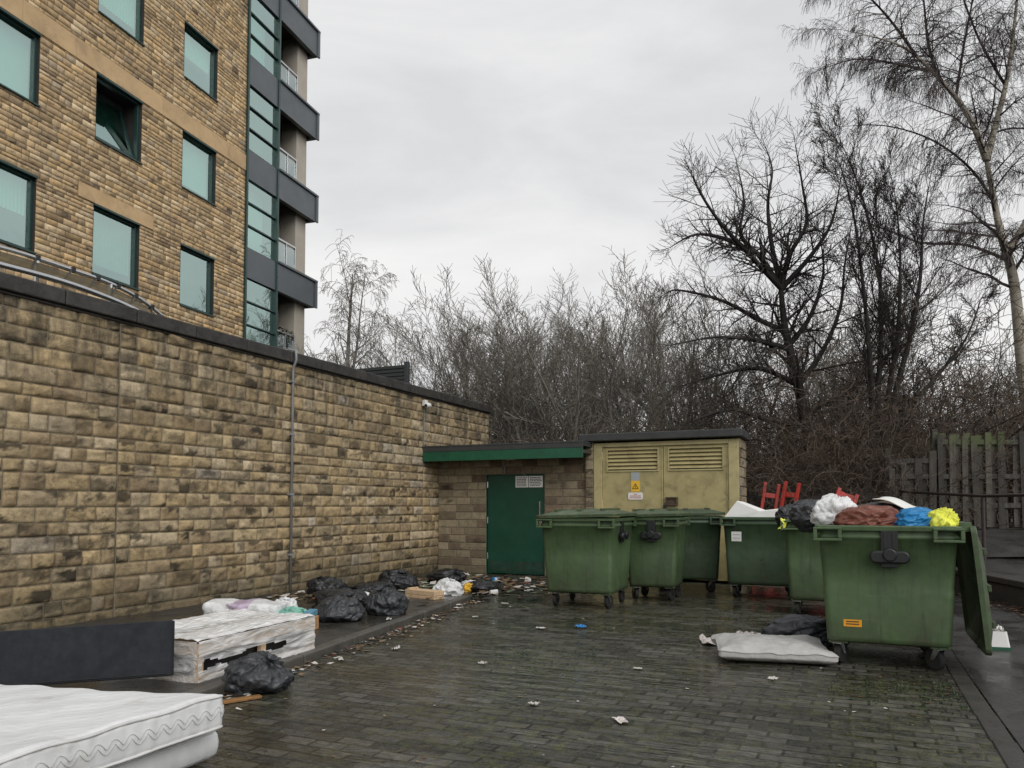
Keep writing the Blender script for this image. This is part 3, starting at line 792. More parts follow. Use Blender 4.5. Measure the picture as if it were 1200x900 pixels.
b = MB(); b.box(-6.62, -5.46, .044, .0495, .06, .26); b.build('kick_plate', M['rust_green'], dr)
b = MB(); b.box(-6.7, -5.38, .012, .05, 1.951, 2.0); b.box(-6.70, -6.655, .012, .05, 0, 1.95); b.box(-5.425, -5.38, .012, .05, 0, 1.95); b.build('door_frame', M['door'], lt)
for (xa, xb) in ((-6.04, -5.77), (-5.755, -5.47)):
    b = MB(); b.box(xa, xb, .035, .048, 1.70, 1.92); s = b.build('sign', M['paper'], dr)
    b = MB(); rr = random.Random(int(xb * -100))
    for k in range(6):
        x = xa + .025
        while x < xb - .05:
            w_ = rr.uniform(.018, .05); b.box(x, min(x + w_, xb - .02), .031, .036, 1.725 + k * .031, 1.739 + k * .031); x += w_ + .012
    b.build('print', M['black'], s)
g = MB(); g.box(-7.75, -4.43, -.6, 2.4, 2.425, 2.48); g.box(-7.75, -4.43, -.635, 2.4, 2.482, 2.515)
g.build('roof', M['felt'], lt, bevel=.006)
g = MB(); g.box(-7.745, -4.43, -.628, -.602, 2.21, 2.395); g.build('fascia', M['fascia'], lt, bevel=.004)
g = MB(); g.box(-7.745, -4.43, -.634, -.602, 2.398, 2.48); g.build('roof_edge', M['felt'], lt)
g = MB(); g.box(-7.74, -4.44, -.598, -.01, 2.30, 2.36); g.build('soffit', M['wood_dark'], lt)
b = rbox(.22, .16, .08, .035, 4, 4, 3); b.build('bulkhead_lamp', M['white'], lt, loc=(-6.0, -.3, 2.26), smooth=True)
b = MB(); b.tube([(-6.25, -.015, 1.98), (-6.25, -.02, 2.12), (-6.15, -.03, 2.16), (-6.15, -.03, 2.3)], .012, 6); b.build('cable', M['pipe'], lt)

# ================================================================== SUBSTATION SHED
sh = empty('electricity_substation', (0, 13.6, 0), 0, 'small stone sided substation with wide buff louvred double doors', 'outbuilding')
for (xa, xb, sd) in ((-4.56, -4.405, 31),):
    sf = stone_face(xa, xb, 0, 2.53, .17, (.14, .22), .012, PAL_BLOCK, sd, res=(5, 5), joint=.01); sf.build('pier_stone', M['block'], sh)
g = MB(); g.box(-4.56, -4.405, .01, 1.0, 0, 2.53); g.box(-1.93, -1.815, .121, 1.0, 0, 2.53); g.box(-4.4, -1.94, .85, 1.0, 0, 2.53)
g.build('side_wall', M['mortar'], sh)
sf = stone_face(0, .98, 0, 2.53, .17, (.25, .4), .014, PAL_BLOCK, 33, res=(5, 4), joint=.01)
sf.build('side_stonework', M['block'], sh, loc=(-1.80, 0.02, 0), rot=(0, 0, R(90)))
g = MB(); g.box(-4.40, -4.24, .0, .12, 0, 2.50); g.box(-1.97, -1.80, .0, .12, 0, 2.50); g.box(-4.24, -1.97, .0, .12, 2.42, 2.50)
g.build('door_frame', M['buff_edge'], sh, bevel=.008)
for (xa, xb) in ((-4.235, -3.11), (-3.10, -1.975)):
    g = MB(); lx0, lx1, lz0, lz1 = xa + .10, xb - .10, 1.99, 2.36
    g.box(xa, xb, .04, .09, .05, lz0); g.box(xa, lx0, .04, .09, lz0, 2.415); g.box(lx1, xb, .04, .09, lz0, 2.415); g.box(lx0, lx1, .04, .09, lz1, 2.415)
    g.box(xa, xa + .03, .028, .04, .05, 2.41); g.box(xb - .03, xb, .028, .04, .05, 2.41)
    dr = g.build('door', M['buff'], sh)
    g = MB(); nl = 5
    for k in range(nl):
        z = lz0 + .02 + k * (lz1 - lz0 - .02) / nl
        g.box(lx0, lx1, -.004, .004, 0, .085, Matrix.Translation((0, .035, z)) @ Matrix.Rotation(R(-40), 4, 'X'))
    for a, b2, c, e in ((lx0 - .025, lx1 + .025, lz0 - .025, lz0), (lx0 - .025, lx1 + .025, lz1, lz1 + .025), (lx0 - .025, lx0, lz0, lz1), (lx1, lx1 + .025, lz0, lz1)): g.box(a, b2, .022, .05, c, e)
    g.build('louvre', M['buff_edge'], dr)
    b = MB(); b.quad((lx0, .13, lz0), (lx1, .13, lz0), (lx1, .13, lz1), (lx0, .13, lz1)); b.build('louvre_back', M['black'], dr)
    for z in (.5, 1.3, 2.2):
        b = MB(); hx = xa - .004 if xa < -4 else xb + .004; b.tube([(hx, .02, z), (hx, .02, z + .14)], .014, 8); b.build('hinge', M['buff_edge'], dr)
    if xa < -4:
        # warning plates
        b = MB(); b.box(-3.70, -3.54, .030, .039, 1.80, 1.95); b.build('label', M['greysign'], dr)
        b = MB(); b.box(-3.70, -3.54, .030, .039, 1.60, 1.799); pl = b.build('warning_plate', M['yellow'], dr)
        b = MB()
        T = [Vector((-3.62 + .062 * math.sin(a), 0, 1.685 + .062 * math.cos(a))) for a in (0, R(120), R(240))]
        for i in range(3):
            p_, q_ = T[i], T[(i + 1) % 3]; b.tube([(p_.x, .027, p_.z), (q_.x, .027, q_.z)], .005, 5)
        b.add([(-3.612, .026, 1.725), (-3.632, .026, 1.683), (-3.618, .026, 1.683), (-3.628, .026, 1.660), (-3.606, .026, 1.692), (-3.619, .026, 1.692)], [(0, 1, 2, 5), (2, 3, 4, 5)])
        b.build('hazard_symbol', M['black'], pl)
        g = MB(); g.loft([[(x, y_, z) for (x, z, _) in [(p[0], p[1], 0) for p in rrect(.135, .065, .03, 0, 4)] for y_ in [yy]] for yy in (.038, .028)], True, True)
        wl = g.build('white_label', M['paper'], dr, loc=(-3.62, 0, 1.52), fix=True)
        b = MB()
        for k, (a, c) in enumerate(((-.03, .03), (-.10, .10), (-.11, .11))): b.box(a, c, .024, .0275, .03 - k * .033, .04 - k * .033)
        b.build('print', M['red'], wl)
    else:
        b = MB(); b.box(-3.065, -2.85, -.02, .027, 1.35, 1.375); b.box(-3.065, -2.85, -.02, .027, 1.475, 1.50); b.box(-2.875, -2.85, -.02, .027, 1.375, 1.475); b.box(-3.065, -3.04, -.02, .027, 1.375, 1.475); b.box(-3.04, -2.875, .01, .027, 1.375, 1.475)
        lk = b.build('lock_box', M['rust'], dr)
        b = MB(); b.box(-3.10, -3.05, -.045, .0, 1.29, 1.36); b.tube([(-3.09, -.02, 1.36), (-3.085, -.02, 1.39), (-3.065, -.02, 1.39), (-3.06, -.02, 1.36)], .006, 6); b.build('padlock', M['black'], lk, bevel=.006)
g = MB(); g.box(-4.66, -1.72, -.12, 1.05, 2.53, 2.665); g.build('roof_slab', M['felt'], sh, bevel=.015)
# pale gravel-moss on the roof edge
b = MB()
for i in range(420):
    x = rnd.uniform(-4.6, -1.76); yy = rnd.uniform(-.1, 1.0); s = rnd.uniform(.008, .025)
    b.box(x, x + s, yy, yy + s, 2.664, 2.666 + s * .7)
tag(b.build('moss', M['ivy'], sh), kind='stuff')

# ================================================================== RETAINING WALL, BANK, FENCE, RAILING
p0 = Vector((1.98, 11.8, 0)); dd = Vector((-.271, .9626, 0)).normalized(); nn = Vector((dd.y, -dd.x, 0))
rw = MB(); L = -8.0
while L < 5.2:
    a = p0 + dd * L; mt = Matrix.Translation(a) @ Matrix.Rotation(math.atan2(dd.y, dd.x), 4, 'Z')
    rw.box(.004, 1.196, -.26, 0, 0, .28, mt); rw.box(.003, 1.197, -.28, .03, .282, .365 + rnd.uniform(-.004, .004), mt); L += 1.2
tag(rw.build('retaining_wall', M['retwall'], bevel=.015), 'low dark retaining wall at the right edge of the tarmac', 'wall')
def bankf(u, v):
    t = -8 + 60 * v ** 1.6; w = .25 + 34 * u ** 1.7
    p = p0 + dd * t + nn * w
    return (p.x, p.y, .34 + .56 * sstep((p.y - 13.2) / 3.2) + .03 * noise.noise(Vector((p.x, p.y, 0)) * 1.5))
g = MB(); g.grid(bankf, 40, 70)
tag(g.build('bank', M['asphalt'], smooth=True), kind='structure')
g = MB(); g.grid(lambda u, v: (lambda q: (q[0], q[1], q[2] + .012))(((-.6 + 12 * u), 16.0 + .8 * v + 5.2 * u * .45, .9 + .02 * noise.noise(Vector((u * 30, v * 5, 0))))), 60, 6)
tag(g.build('leaf_strip', M['soil'], smooth=True), kind='structure')

fe = empty('timber_fence', (0, 0, 0), 0, 'weathered vertical board timber fence with mossy tops on the raised bank', 'fence')
def fence_run(a, b, za, zb, z0, seed):
    rd = random.Random(seed); a = Vector(a); b = Vector(b); D = (b - a); Ln = D.length; D.normalize(); nrm = Vector((D.y, -D.x))
    mb = MB(); cols = []; s = 0; k = 0
    while s < Ln:
        w = rd.uniform(.095, .125); zt = za + (zb - za) * s / Ln + rd.uniform(-.05, .03); side = -1 if k % 2 else 1
        ang = R(rd.uniform(-1.4, 1.4))
        mt = Matrix.Translation((a.x + D.x * s + nrm.x * .035 * side, a.y + D.y * s + nrm.y * .035 * side, z0)) @ Matrix.Rotation(math.atan2(D.y, D.x), 4, 'Z') @ Matrix.Rotation(ang, 4, 'Y')
        if not (rd.random() < .05):
            mb.box(0, w, -.009, .009, rd.uniform(0, .05), zt - z0, mt); c = rd.uniform(.55, 1.5); cols.extend([(c, c * .98, c * .95, 1)] * 8)
        s += w * .82 + .02; k += 1
    mb.col = cols; mb.build('board_panel', M['fence'], fe)
    for zr in (.45, 1.0, zb - z0 - .25):
        r = MB(); mt = Matrix.Translation((a.x, a.y, z0 + zr)) @ Matrix.Rotation(math.atan2(D.y, D.x), 4, 'Z')
        r.box(0, Ln, -.024, .024, -.045, .045, mt); r.col = [(1, 1, 1, 1)] * 8; r.build('rail', M['fence'], fe)
    s = 0
    while s < Ln + .2:
        r = MB(); mt = Matrix.Translation((a.x + D.x * s - nrm.x * .1, a.y + D.y * s - nrm.y * .1, z0 - .3)) @ Matrix.Rotation(math.atan2(D.y, D.x), 4, 'Z')
        r.box(-.05, .05, -.05, .05, 0, zb - z0 + .3, mt); r.col = [(.8, .8, .8, 1)] * 8; r.build('post', M['fence'], fe); s += 1.8
fence_run((1.45, 16.55), (8.6, 19.8), 2.70, 2.80, .9, 3)
fence_run((.62, 16.43), (1.42, 16.55), 2.1, 2.45, .9, 4)
hr = empty('handrail', (0, 0, 0), 0, 'dark metal handrail on posts along the retaining wall', 'railing')
b = MB(); q0 = p0 + nn * .14
P = [q0 + dd * t + Vector((0, 0, z)) for t, z in ((-8, 1.49), (1.4, 1.49), (5.0, 1.62))]
b.tube(P, .024, 8); b.build('top_rail', M['rail'], hr, smooth=True)
for t, zt in ((-6.0, 1.49), (-2.3, 1.49), (1.4, 1.49), (5.0, 1.62)):
    b = MB(); q = q0 + dd * t; b.tube([(q.x, q.y, .34), (q.x, q.y, zt)], .027, 8); b.tube([(q.x, q.y, .36), (q.x, q.y, .385)], .06, 10); b.build('post', M['rail'], hr)

# palisade beyond the bins
pf = empty('metal_railing', (-2.0, 15.6, 0), 0, 'black vertical bar railing glimpsed beside the substation', 'railing')
b = MB()
for k in range(18): b.tube([(k * .13, 0, .02), (k * .13, 0, 1.62), (k * .13, 0, 1.70)], [.011, .011, .002], 6)
b.build('bars', M['palisade'], pf)
b = MB(); b.box(-.05, 2.3, -.02, .02, 1.50, 1.535); b.box(-.05, 2.3, -.02, .02, .2, .235); b.build('rail', M['palisade'], pf)
# red folded barriers
def barrier(x, y, rz, lean, lab):
    o = empty('folding_barrier', (x, y, 0), rz, lab, 'barrier', 'red folding barriers behind the bins'); o.rotation_euler = (R(lean), R(9), rz)
    for (a, c) in ((-.15, -.09), (.09, .15)):
        b = MB(); b.box(a, c, -.03, .03, 0, 1.80); b.build('leg', M['red'], o, bevel=.01)
    for z in (.5, 1.05, 1.52):
        b = MB(); b.box(-.09, .09, -.02, .02, z, z + .09); b.build('crossbar', M['red'], o, bevel=.008)
barrier(-1.60, 14.55, R(10), -9, 'red folding barrier leaning nearest the substation corner'); barrier(-1.32, 14.65, R(-14), -5, 'red folding barrier second from the substation, standing nearly upright')
o = empty('folding_barrier', (-.62, 14.8, 0), 0, 'red folding barrier tipped over sideways behind the black sacks', 'barrier', 'red folding barriers behind the bins'); o.rotation_euler = (R(-8), R(22), R(20))
for (a, c) in ((-.20, -.13), (.13, .20)):
    b = MB(); b.box(a, c, -.03, .03, 0, 1.75); b.build('leg', M['red'], o, bevel=.01)
for z in (.5, 1.05, 1.6):
    b = MB(); b.box(-.13, .13, -.02, .02, z, z + .1); b.build('crossbar', M['red'], o, bevel=.008)
b = MB(); b.tube([(-.1, .02, 1.62), (.75, .05, 1.28)], .02, 6); b.build('strut', M['red'], o)
# parked red car beyond
car = empty('parked_car', (-1.6, 25.5, 0.1), R(15), 'red parked car glimpsed through the bare bushes by the railing', 'car')
M['carred'] = simple('red car paint', (.42, .02, .03), .25, var=.05, bmp=0, coat=.8)
prof = [(-2.1, .35), (-2.1, .85), (-1.9, .98), (-1.5, 1.02), (-1.1, 1.5), (.4, 1.55), (1.0, 1.05), (1.9, .92), (2.1, .7), (2.1, .35)]
b = MB(); b.loft([[(x, y_, z) for x, z in prof] for y_ in (-.85, .85)], True, True); b.build('body', M['carred'], car, bevel=.06, fix=True)
b = MB(); pr2 = [(-1.35, 1.05), (-1.05, 1.42), (.33, 1.46), (.8, 1.07)]; b.loft([[(x, y_, z) for x, z in pr2] for y_ in (-.86, .86)], True, True); b.build('window', M['black'], car, fix=True)
for x in (-1.35, 1.3):
    for y_ in (-.8, .8):
        b = MB(); b.tube([(x, y_ - .1, .32), (x, y_ + .1, .32)], .32, 20); b.build('wheel', M['rubber'], car)

# ================================================================== WHEELED BINS
def make_bin(x, y, rz, W, Ln, label, lid='closed', lock='front', mat='bin', sticker=None, H=1.18):
    """x,y: centre of the front bottom edge; long side runs back along +y"""
    o = empty('wheelie_bin', (x, y, 0), rz, label, 'bin', 'large green wheeled refuse bins')
    cy = Ln / 2; hb = (W / 2 - .085, Ln / 2 - .12); ht = (W / 2 - .035, Ln / 2 - .035)
    zb, zt = .205, H - .07
    def ring(t, e=0.0, z=None):
        hx = hb[0] + (ht[0] - hb[0]) * t + e; hy = hb[1] + (ht[1] - hb[1]) * t + e
        return rrect(hx, hy, .055, zb + (zt - zb) * t if z is None else z, 4, 0, cy)
    b = MB()
    rings = [ring(0, -.05, zb - .012), ring(0, -.012, zb), ring(.01), ring(.05), ring(.5), ring(.515, -.004), ring(.95), ring(.96, .012), ring(.985, .014), ring(1, .0), ring(1, 0, H - .03)]
    b.loft(rings, True, False)
    b.build('body', M[mat], o, smooth=True)
    for ob in (COL.objects[-1],): pass
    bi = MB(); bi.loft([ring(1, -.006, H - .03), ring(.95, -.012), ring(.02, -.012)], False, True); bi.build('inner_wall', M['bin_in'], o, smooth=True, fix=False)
    # rim
    r = MB(); hx, hy = W / 2, Ln / 2
    rr = [rrect(hx - .045, hy - .045, .05, H - .035, 4, 0, cy), rrect(hx - .004, hy - .004, .05, H - .04, 4, 0, cy), rrect(hx, hy, .05, H - .005, 4, 0, cy), rrect(hx - .006, hy - .006, .05, H + .004, 4, 0, cy), rrect(hx - .05, hy - .05, .05, H + .004, 4, 0, cy), rrect(hx - .05, hy - .05, .05, H - .03, 4, 0, cy)]
    r.loft(rr); r.build('rim', M[mat], o, smooth=False, bevel=.004)
    # lifting pockets: open frames at the ends of the short sides
    for sy, y0 in ((-1, -.035), (1, Ln - .01)):
        for sx in (-1, 1):
            q = MB(); xa, xb = sorted((sx * (W / 2 + .005), sx * (W / 2 - .215))); za, zb2 = H - .125, H - .012
            q.box(xa, xb, y0, y0 + .045, za, za + .022); q.box(xa, xb, y0, y0 + .045, zb2 - .018, zb2)
            q.box(xa, xa + .03, y0, y0 + .045, za + .022, zb2 - .018); q.box(xb - .03, xb, y0, y0 + .045, za + .022, zb2 - .018)
            q.build('lifting_pocket', M[mat], o, bevel=.005)
    # feet blocks and castors
    for sx in (-1, 1):
        for sy in (0, 1):
            fx, fy = sx * (hb[0] - .085), cy + (sy * 2 - 1) * (hb[1] - .10)
            q = MB(); q.box(fx - .075, fx + .075, fy - .075, fy + .075, .185, .225)
            for kx_ in (-.06, 0, .06): q.box(fx + kx_ - .006, fx + kx_ + .006, fy - .085, fy + .085, .19, .26)
            q.build('foot', M[mat], o, bevel=.004)
            a = rnd.uniform(-.9, .9); mt = Matrix.Translation((fx, fy, 0)) @ Matrix.Rotation(a, 4, 'Z')
            c = MB(); c.box(-.045, .045, -.045, .045, .176, .186, mt); c.tube([mt @ Vector((0, 0, .178)), mt @ Vector((0, 0, .20))], .02, 8)
            for s2 in (-1, 1):
                c.add([mt @ Vector(pp) for pp in ((s2 * .034, -.03, .176), (s2 * .034, .03, .176), (s2 * .034, .065, .085), (s2 * .034, .03, .085), (s2 * .030, -.03, .176), (s2 * .030, .03, .176), (s2 * .030, .065, .085), (s2 * .030, .03, .085))],
                      [(0, 1, 2, 3), (7, 6, 5, 4), (0, 4, 5, 1), (1, 5, 6, 2), (2, 6, 7, 3), (3, 7, 4, 0)])
            ca = c.build('castor', M['steel'], o)
            w = MB(); w.tube([mt @ Vector((-.026, .045, .09)), mt @ Vector((-.02, .045, .09)), mt @ Vector((.02, .045, .09)), mt @ Vector((.026, .045, .09))], [.074, .088, .088, .074], 20); w.build('wheel', M['rubber'], ca, smooth=False)
    # lock
    def lockmesh(mt):
        l = MB()
        l.box(-.062, .062, -.03, .02, -.14, .155, mt); l.box(-.045, -.02, -.036, -.03, .01, .15, mt); l.box(.02, .045, -.036, -.03, .01, .15, mt)
        lo_ = l.build('lock', M['black'], o, bevel=.008)
        k = MB(); k.loft([[mt @ Vector((p[0], yy, p[1] - .055)) for p in rrect(.15 - e, .052 - e, .050 - e, 0, 6)] for yy, e in ((-.03, 0), (-.062, .0), (-.074, .012))], True, True)
        k.loft([[mt @ Vector((.055 * math.cos(t * .5236) * s, yy, .055 * math.sin(t * .5236) * s - .035)) for t in range(12)] for yy, s in ((-.07, 1), (-.095, .95), (-.10, .8))], True, True)
        k.build('lock_handle', M['black'], lo_, smooth=False, bevel=.004)
    tl = math.atan2(ht[0] - hb[0], zt - zb)
    if lock == 'front': lockmesh(Matrix.Translation((0.02, .035, H - .195)))
    elif lock == 'right': lockmesh(Matrix.Translation((W / 2 - .045, cy - .1, H - .18)) @ Matrix.Rotation(R(90), 4, 'Z'))
    if sticker:
        t = MB(); (sx0, sx1, sz0, sz1, sm) = sticker
        yy = lambda z: .035 + .085 * (1 - (z - .205) / (H - .275)) - .0035
        t.quad((sx0, yy(sz0), sz0), (sx1, yy(sz0), sz0), (sx1, yy(sz1), sz1), (sx0, yy(sz1), sz1))
        stq = t.build('sticker', M[sm], o)
        t = MB()
        for k in range(2):
            z = sz0 + (sz1 - sz0) * (.3 + .35 * k); t.quad((sx0 + .02, yy(z) - .002, z), (sx1 - .02, yy(z) - .002, z), (sx1 - .02, yy(z + .009) - .002, z + .009), (sx0 + .02, yy(z + .009) - .002, z + .009))
        t.build('print', M['rust'] if sm == 'orange' else M['greysign'], stq)
    if lid:
        l = MB(); dome = .055
        def lr(e, z): return rrect(W / 2 + .02 - e, Ln / 2 + .02 - e, .06, z, 4, 0, cy)
        l.loft([lr(.0, 0), lr(-.004, .035), lr(.0, .042), lr(.06, .048), lr(.16, .048 + dome * .6), lr(.32, .048 + dome)], False, True)
        l.loft([lr(.32, .038 + dome), lr(.05, .03), lr(.012, 0)], True, False)
        for k in (-.3, 0, .3): l.box(k * W - .03, k * W + .03, .16, Ln - .16, .085, .112)
        lo2 = l.build('lid', M[mat], o, smooth=False, bevel=.004, fix=True)
        if lid == 'closed': lo2.location = (0, 0, H + .012); lo2.rotation_euler = (0, R(-1.5), 0)
        elif lid == 'hang':
            # hinged on the right edge, hanging outside it
            lo2.matrix_local = Matrix.Translation((W / 2 + .045, 0, H + .0)) @ Matrix.Rotation(R(85), 4, 'Y') @ Matrix.Diagonal((.88, .96, 1, 1)) @ Matrix.Translation((W / 2 + .02, 0.02, 0))
            hb_ = MB(); hb_.tube([(W / 2 + .03, .08, H + .01), (W / 2 + .03, Ln - .08, H + .01)], .014, 8)
            for yy_ in (.06, .5, Ln - .16): hb_.box(W / 2 - .02, W / 2 + .06, yy_, yy_ + .09, H - .04, H + .035)
            hb_.build('hinge', M[mat], o, bevel=.004)
    return o
make_bin(-3.33, 9.50, R(1), 1.06, 1.14, 'leftmost green wheeled bin, its wet domed lid shut', 'closed', 'right', 'bin')
make_bin(-2.63, 10.64, R(2), .82, .92, 'green wheeled bin second from the green door, flat topped with black front lock', 'closed', 'front', 'bin')
make_bin(-2.37, 11.96, R(13), 1.12, .98, 'dark green wheeled bin third from the left, tucked behind its neighbour', 'closed', None, 'bin_b')
make_bin(-1.23, 11.50, R(2), 1.12, 1.15, 'green wheeled bin holding white packing foam, square white label on its front', None, None, 'bin_b', (-.41, -.27, .83, .97, 'paper'))
make_bin(-.30, 9.90, R(2), 1.04, 1.2, 'green wheeled bin with black sacks, second from the right', None, None, 'bin')
make_bin(.235, 6.98, R(0), 1.10, 1.26, 'nearest green wheeled bin, heaped with bags, lid hanging open, orange sticker', 'hang', 'front', 'bin', (-.335, -.195, .335, .395, 'orange'))

# ================================================================== BAGS
def make_bag(name, label, cat, loc, size, rot=(0, 0, 0), mat='bag_black', seed=1, knot=True, wr=.095, flat=True, group=None, nu=110, nv=72, tuft=.16):
    off = Vector((seed * 13.7, seed * 5.1, seed * 2.3)); E = Euler(rot).to_matrix()
    def f(u, v):
        ph = u * 2 * math.pi; t = v
        c = Vector((math.cos(ph), math.sin(ph), 0))
        if knot and t > .86:
            k = (t - .86) / .14; r = .13 + .02 * k if k < .35 else .13 + (k - .35) * .3; r *= .55 if k < .5 else .8
            z = .93 + k * tuft * 1.6; w = noise.noise(c * 2.5 + off + Vector((0, 0, z * 3))) * .35 * (k + .3)
            p = Vector((c.x * (r * (1 + w)), c.y * (r * (1 + w)), z))
        else:
            a = (t / (.86 if knot else 1)) * math.pi * (.93 if knot else 1)
            rr_ = math.sin(a) ** .8 if a < math.pi / 2 else math.sin(a) ** (1.0 if knot else .8); z = -math.cos(a)
            z = z if z < 0 else z * (1.0)
            q = Vector((c.x * rr_, c.y * rr_, z))
            lump = noise.noise(q * 1.3 + off) * .28 + noise.noise(q * 3 + off) * .12
            fold = 1 - abs(noise.noise(Vector((c.x * 4.2, c.y * 4.2, z * .9)) + off)) * 2
            fold2 = 1 - abs(noise.noise(Vector((q.x * 2.6, q.y * 2.6, q.z * 2.6)) + off * 2)) * 2
            fold3 = 1 - abs(noise.noise(Vector((c.x * 9, c.y * 9, z * 1.6)) + off * 3)) * 2
            up_ = sstep((z + .6) / 1.4)
            fs_ = lambda q_: q_ * abs(q_)
            s = .98 + lump * .9 + wr * (fs_(fold) * (.3 + .8 * up_) + .7 * fs_(fold2) + (.2 if knot else .45) * fs_(fold3) * (up_ if knot else 1))
            p = q * s
        p = E @ p
        p = Vector((p.x * size[0], p.y * size[1], p.z * size[2]))
        return p
    mb = MB(); pts = [f(i / nu, j / nv) for j in range(nv + 1) for i in range(nu)]
    if flat:
        zmin = -size[2] * .62
        pts = [Vector((p.x * (1 + .12 * sstep((zmin + .1 * size[2] * 3 - p.z) / (size[2] * .5))), p.y, max(p.z, zmin + .01 * noise.noise(p * 9)))) for p in pts]
        dz = -zmin
    else: dz = 0
    mb.add([p + Vector((0, 0, dz)) for p in pts], [(j * nu + i, j * nu + (i + 1) % nu, (j + 1) * nu + (i + 1) % nu, (j + 1) * nu + i) for j in range(nv) for i in range(nu)])
    o = mb.build(name, M[mat], smooth=True); o.location = loc
    return tag(o, label, cat, group)
G1 = 'black rubbish sacks dumped along the wall'
PZ = .073
make_bag('rubbish_bag', 'black rubbish sack slumped in front of the wrapped bed base', 'bag', (-4.03, 4.45, 0.0), (.235, .22, .15), (.2, .5, .4), 'bag_grey', 3, group=G1)
make_bag('rubbish_bag', 'big round black sack nearest the pale wooden block', 'bag', (-5.08, 7.75, PZ), (.24, .23, .18), (.35, -.2, .3), 'bag_grey', 5, group=G1)
make_bag('rubbish_bag', 'black sack leaning against the end of the wrapped bed base', 'bag', (-5.26, 7.10, PZ), (.25, .22, .155), (-.2, .5, 1.3), 'bag_grey', 9, group=G1)
make_bag('rubbish_bag', 'flat wide black sack lying behind the two front sacks', 'bag', (-5.85, 7.9, PZ), (.34, .26, .15), (.4, .3, 2.2), 'bag_black', 14, group=G1)
make_bag('rubbish_bag', 'small torn black sack by the conduit pipe against the wall', 'bag', (-6.9, 9.0, PZ), (.26, .24, .15), (.2, -.4, .1), 'bag_black', 17, group=G1)
make_bag('rubbish_bag', 'grey black sack resting at the wall foot beyond the conduit', 'bag', (-6.75, 10.6, .02), (.32, .30, .17), (.5, .1, .9), 'bag_black', 23, group=G1)
make_bag('rubbish_bag', 'half empty black sack lying between the wall and wooden block', 'bag', (-6.3, 9.3, PZ), (.28, .24, .10), (.5, .8, .9), 'bag_black', 24, group=G1)
make_bag('rubbish_bag', 'dark sack spilling litter near the far wall corner', 'bag', (-6.6, 12.0, .0), (.34, .3, .14), (.5, .8, .2), 'bag_black', 27, group=G1)
make_bag('rubbish_bag', 'small black sack lying flat beside the yellow wrapper', 'bag', (-5.35, 10.9, .0), (.26, .22, .10), (.5, .8, 2.2), 'bag_black', 28, group=G1)
make_bag('carrier_bag', 'white carrier bag full of rubbish beside the pale wooden block', 'bag', (-5.5, 10.0, .0), (.21, .18, .15), (.2, .3, .9), 'bag_white', 31, wr=.14)
make_bag('carrier_bag', 'small crumpled white wrapper with yellow beside the white carrier bag', 'bag', (-5.65, 11.0, .0), (.17, .14, .09), (.8, .3, .2), 'bag_white', 33, wr=.16)
make_bag('carrier_bag', 'crumpled yellow wrapper beside the white carrier bag', 'bag', (-5.52, 10.75, .0), (.09, .08, .08), (.8, .3, .2), 'yellow', 34, wr=.16)
make_bag('carrier_bag', 'crumpled white bag between purple packaging and green bag', 'bag', (-5.95, 7.0, PZ), (.14, .12, .13), (.3, .2, .4), 'bag_white', 36, wr=.15)
make_bag('carrier_bag', 'pale green crumpled bag beside the wrapped bed base', 'bag', (-5.62, 6.75, PZ), (.17, .14, .10), (.3, .9, .4), 'bag_teal', 38, wr=.15)
make_bag('drinks_bottle', 'crushed clear bottle with red label lying by the wall sacks', 'bottle', (-6.35, 9.0, PZ), (.17, .05, .05), (0, 0, .1), 'bag_white', 39, knot=False, wr=.05)
# heap on the nearest bin
make_bag('carrier_bag', 'large white translucent bag on top of the nearest bin', 'bag', (-.17, 7.42, 1.27), (.17, .18, .15), (.25, .15, 1.0), 'bag_white', 41, wr=.12, flat=False, tuft=.07)
make_bag('rubbish_bag', 'red brown sack in the middle of the nearest bin', 'bag', (.10, 7.30, 1.18), (.26, .24, .15), (.1, 1.2, .1), 'bag_brown', 43, wr=.13, flat=False, knot=False)
make_bag('rubbish_bag', 'slack dark grey sack behind the brown one on the nearest bin', 'bag', (.34, 7.65, 1.15), (.36, .30, .19), (.1, 1.0, .4), 'bag_grey', 45, wr=.12, flat=False, knot=False)
make_bag('rubbish_bag', 'black sack between the blue and brown bags on the nearest bin', 'bag', (.42, 7.32, 1.13), (.24, .2, .11), (.1, 1.0, .4), 'bag_black', 46, wr=.12, flat=False, knot=False)
make_bag('carrier_bag', 'bright blue bag at the right of the nearest bin heap', 'bag', (.46, 7.18, 1.21), (.16, .15, .105), (.9, .5, 1.1), 'bag_blue', 47, wr=.12, flat=False, tuft=.09)
make_bag('hi_vis_vest', 'crumpled yellow high visibility vest at the right end of the heap', 'clothing', (.64, 7.14, 1.20), (.115, .11, .105), (.7, .4, .2), 'hivis', 49, wr=.16, flat=False, knot=False)
make_bag('rubbish_bag', 'shiny black sack bulging over the left edge of the nearest bin', 'bag', (-.36, 7.95, 1.24), (.19, .20, .14), (.3, .9, .2), 'bag_grey', 51, wr=.1, flat=False, knot=False)
make_bag('rubbish_bag', 'black sack on top of the second bin from the right', 'bag', (-.52, 10.3, 1.20), (.30, .30, .20), (.3, .4, .2), 'bag_grey', 53, wr=.12, flat=False, tuft=.1)
make_bag('rubbish_bag', 'small black sack with yellow tie at left of the second bin', 'bag', (-.74, 10.15, 1.2), (.16, .14, .13), (.3, .9, 2.2), 'bag_black', 54, wr=.14, flat=False, knot=False)
b = MB(); b.grid(lambda u, v: (-.10 + .03 * math.sin(v * 4) + (u - .5) * (.05 + .02 * math.sin(v * 9)), 0 - .02 * math.cos(u * 3) - .015 * v, -.02 - .13 * v + .01 * math.sin(u * 6)), 6, 10)
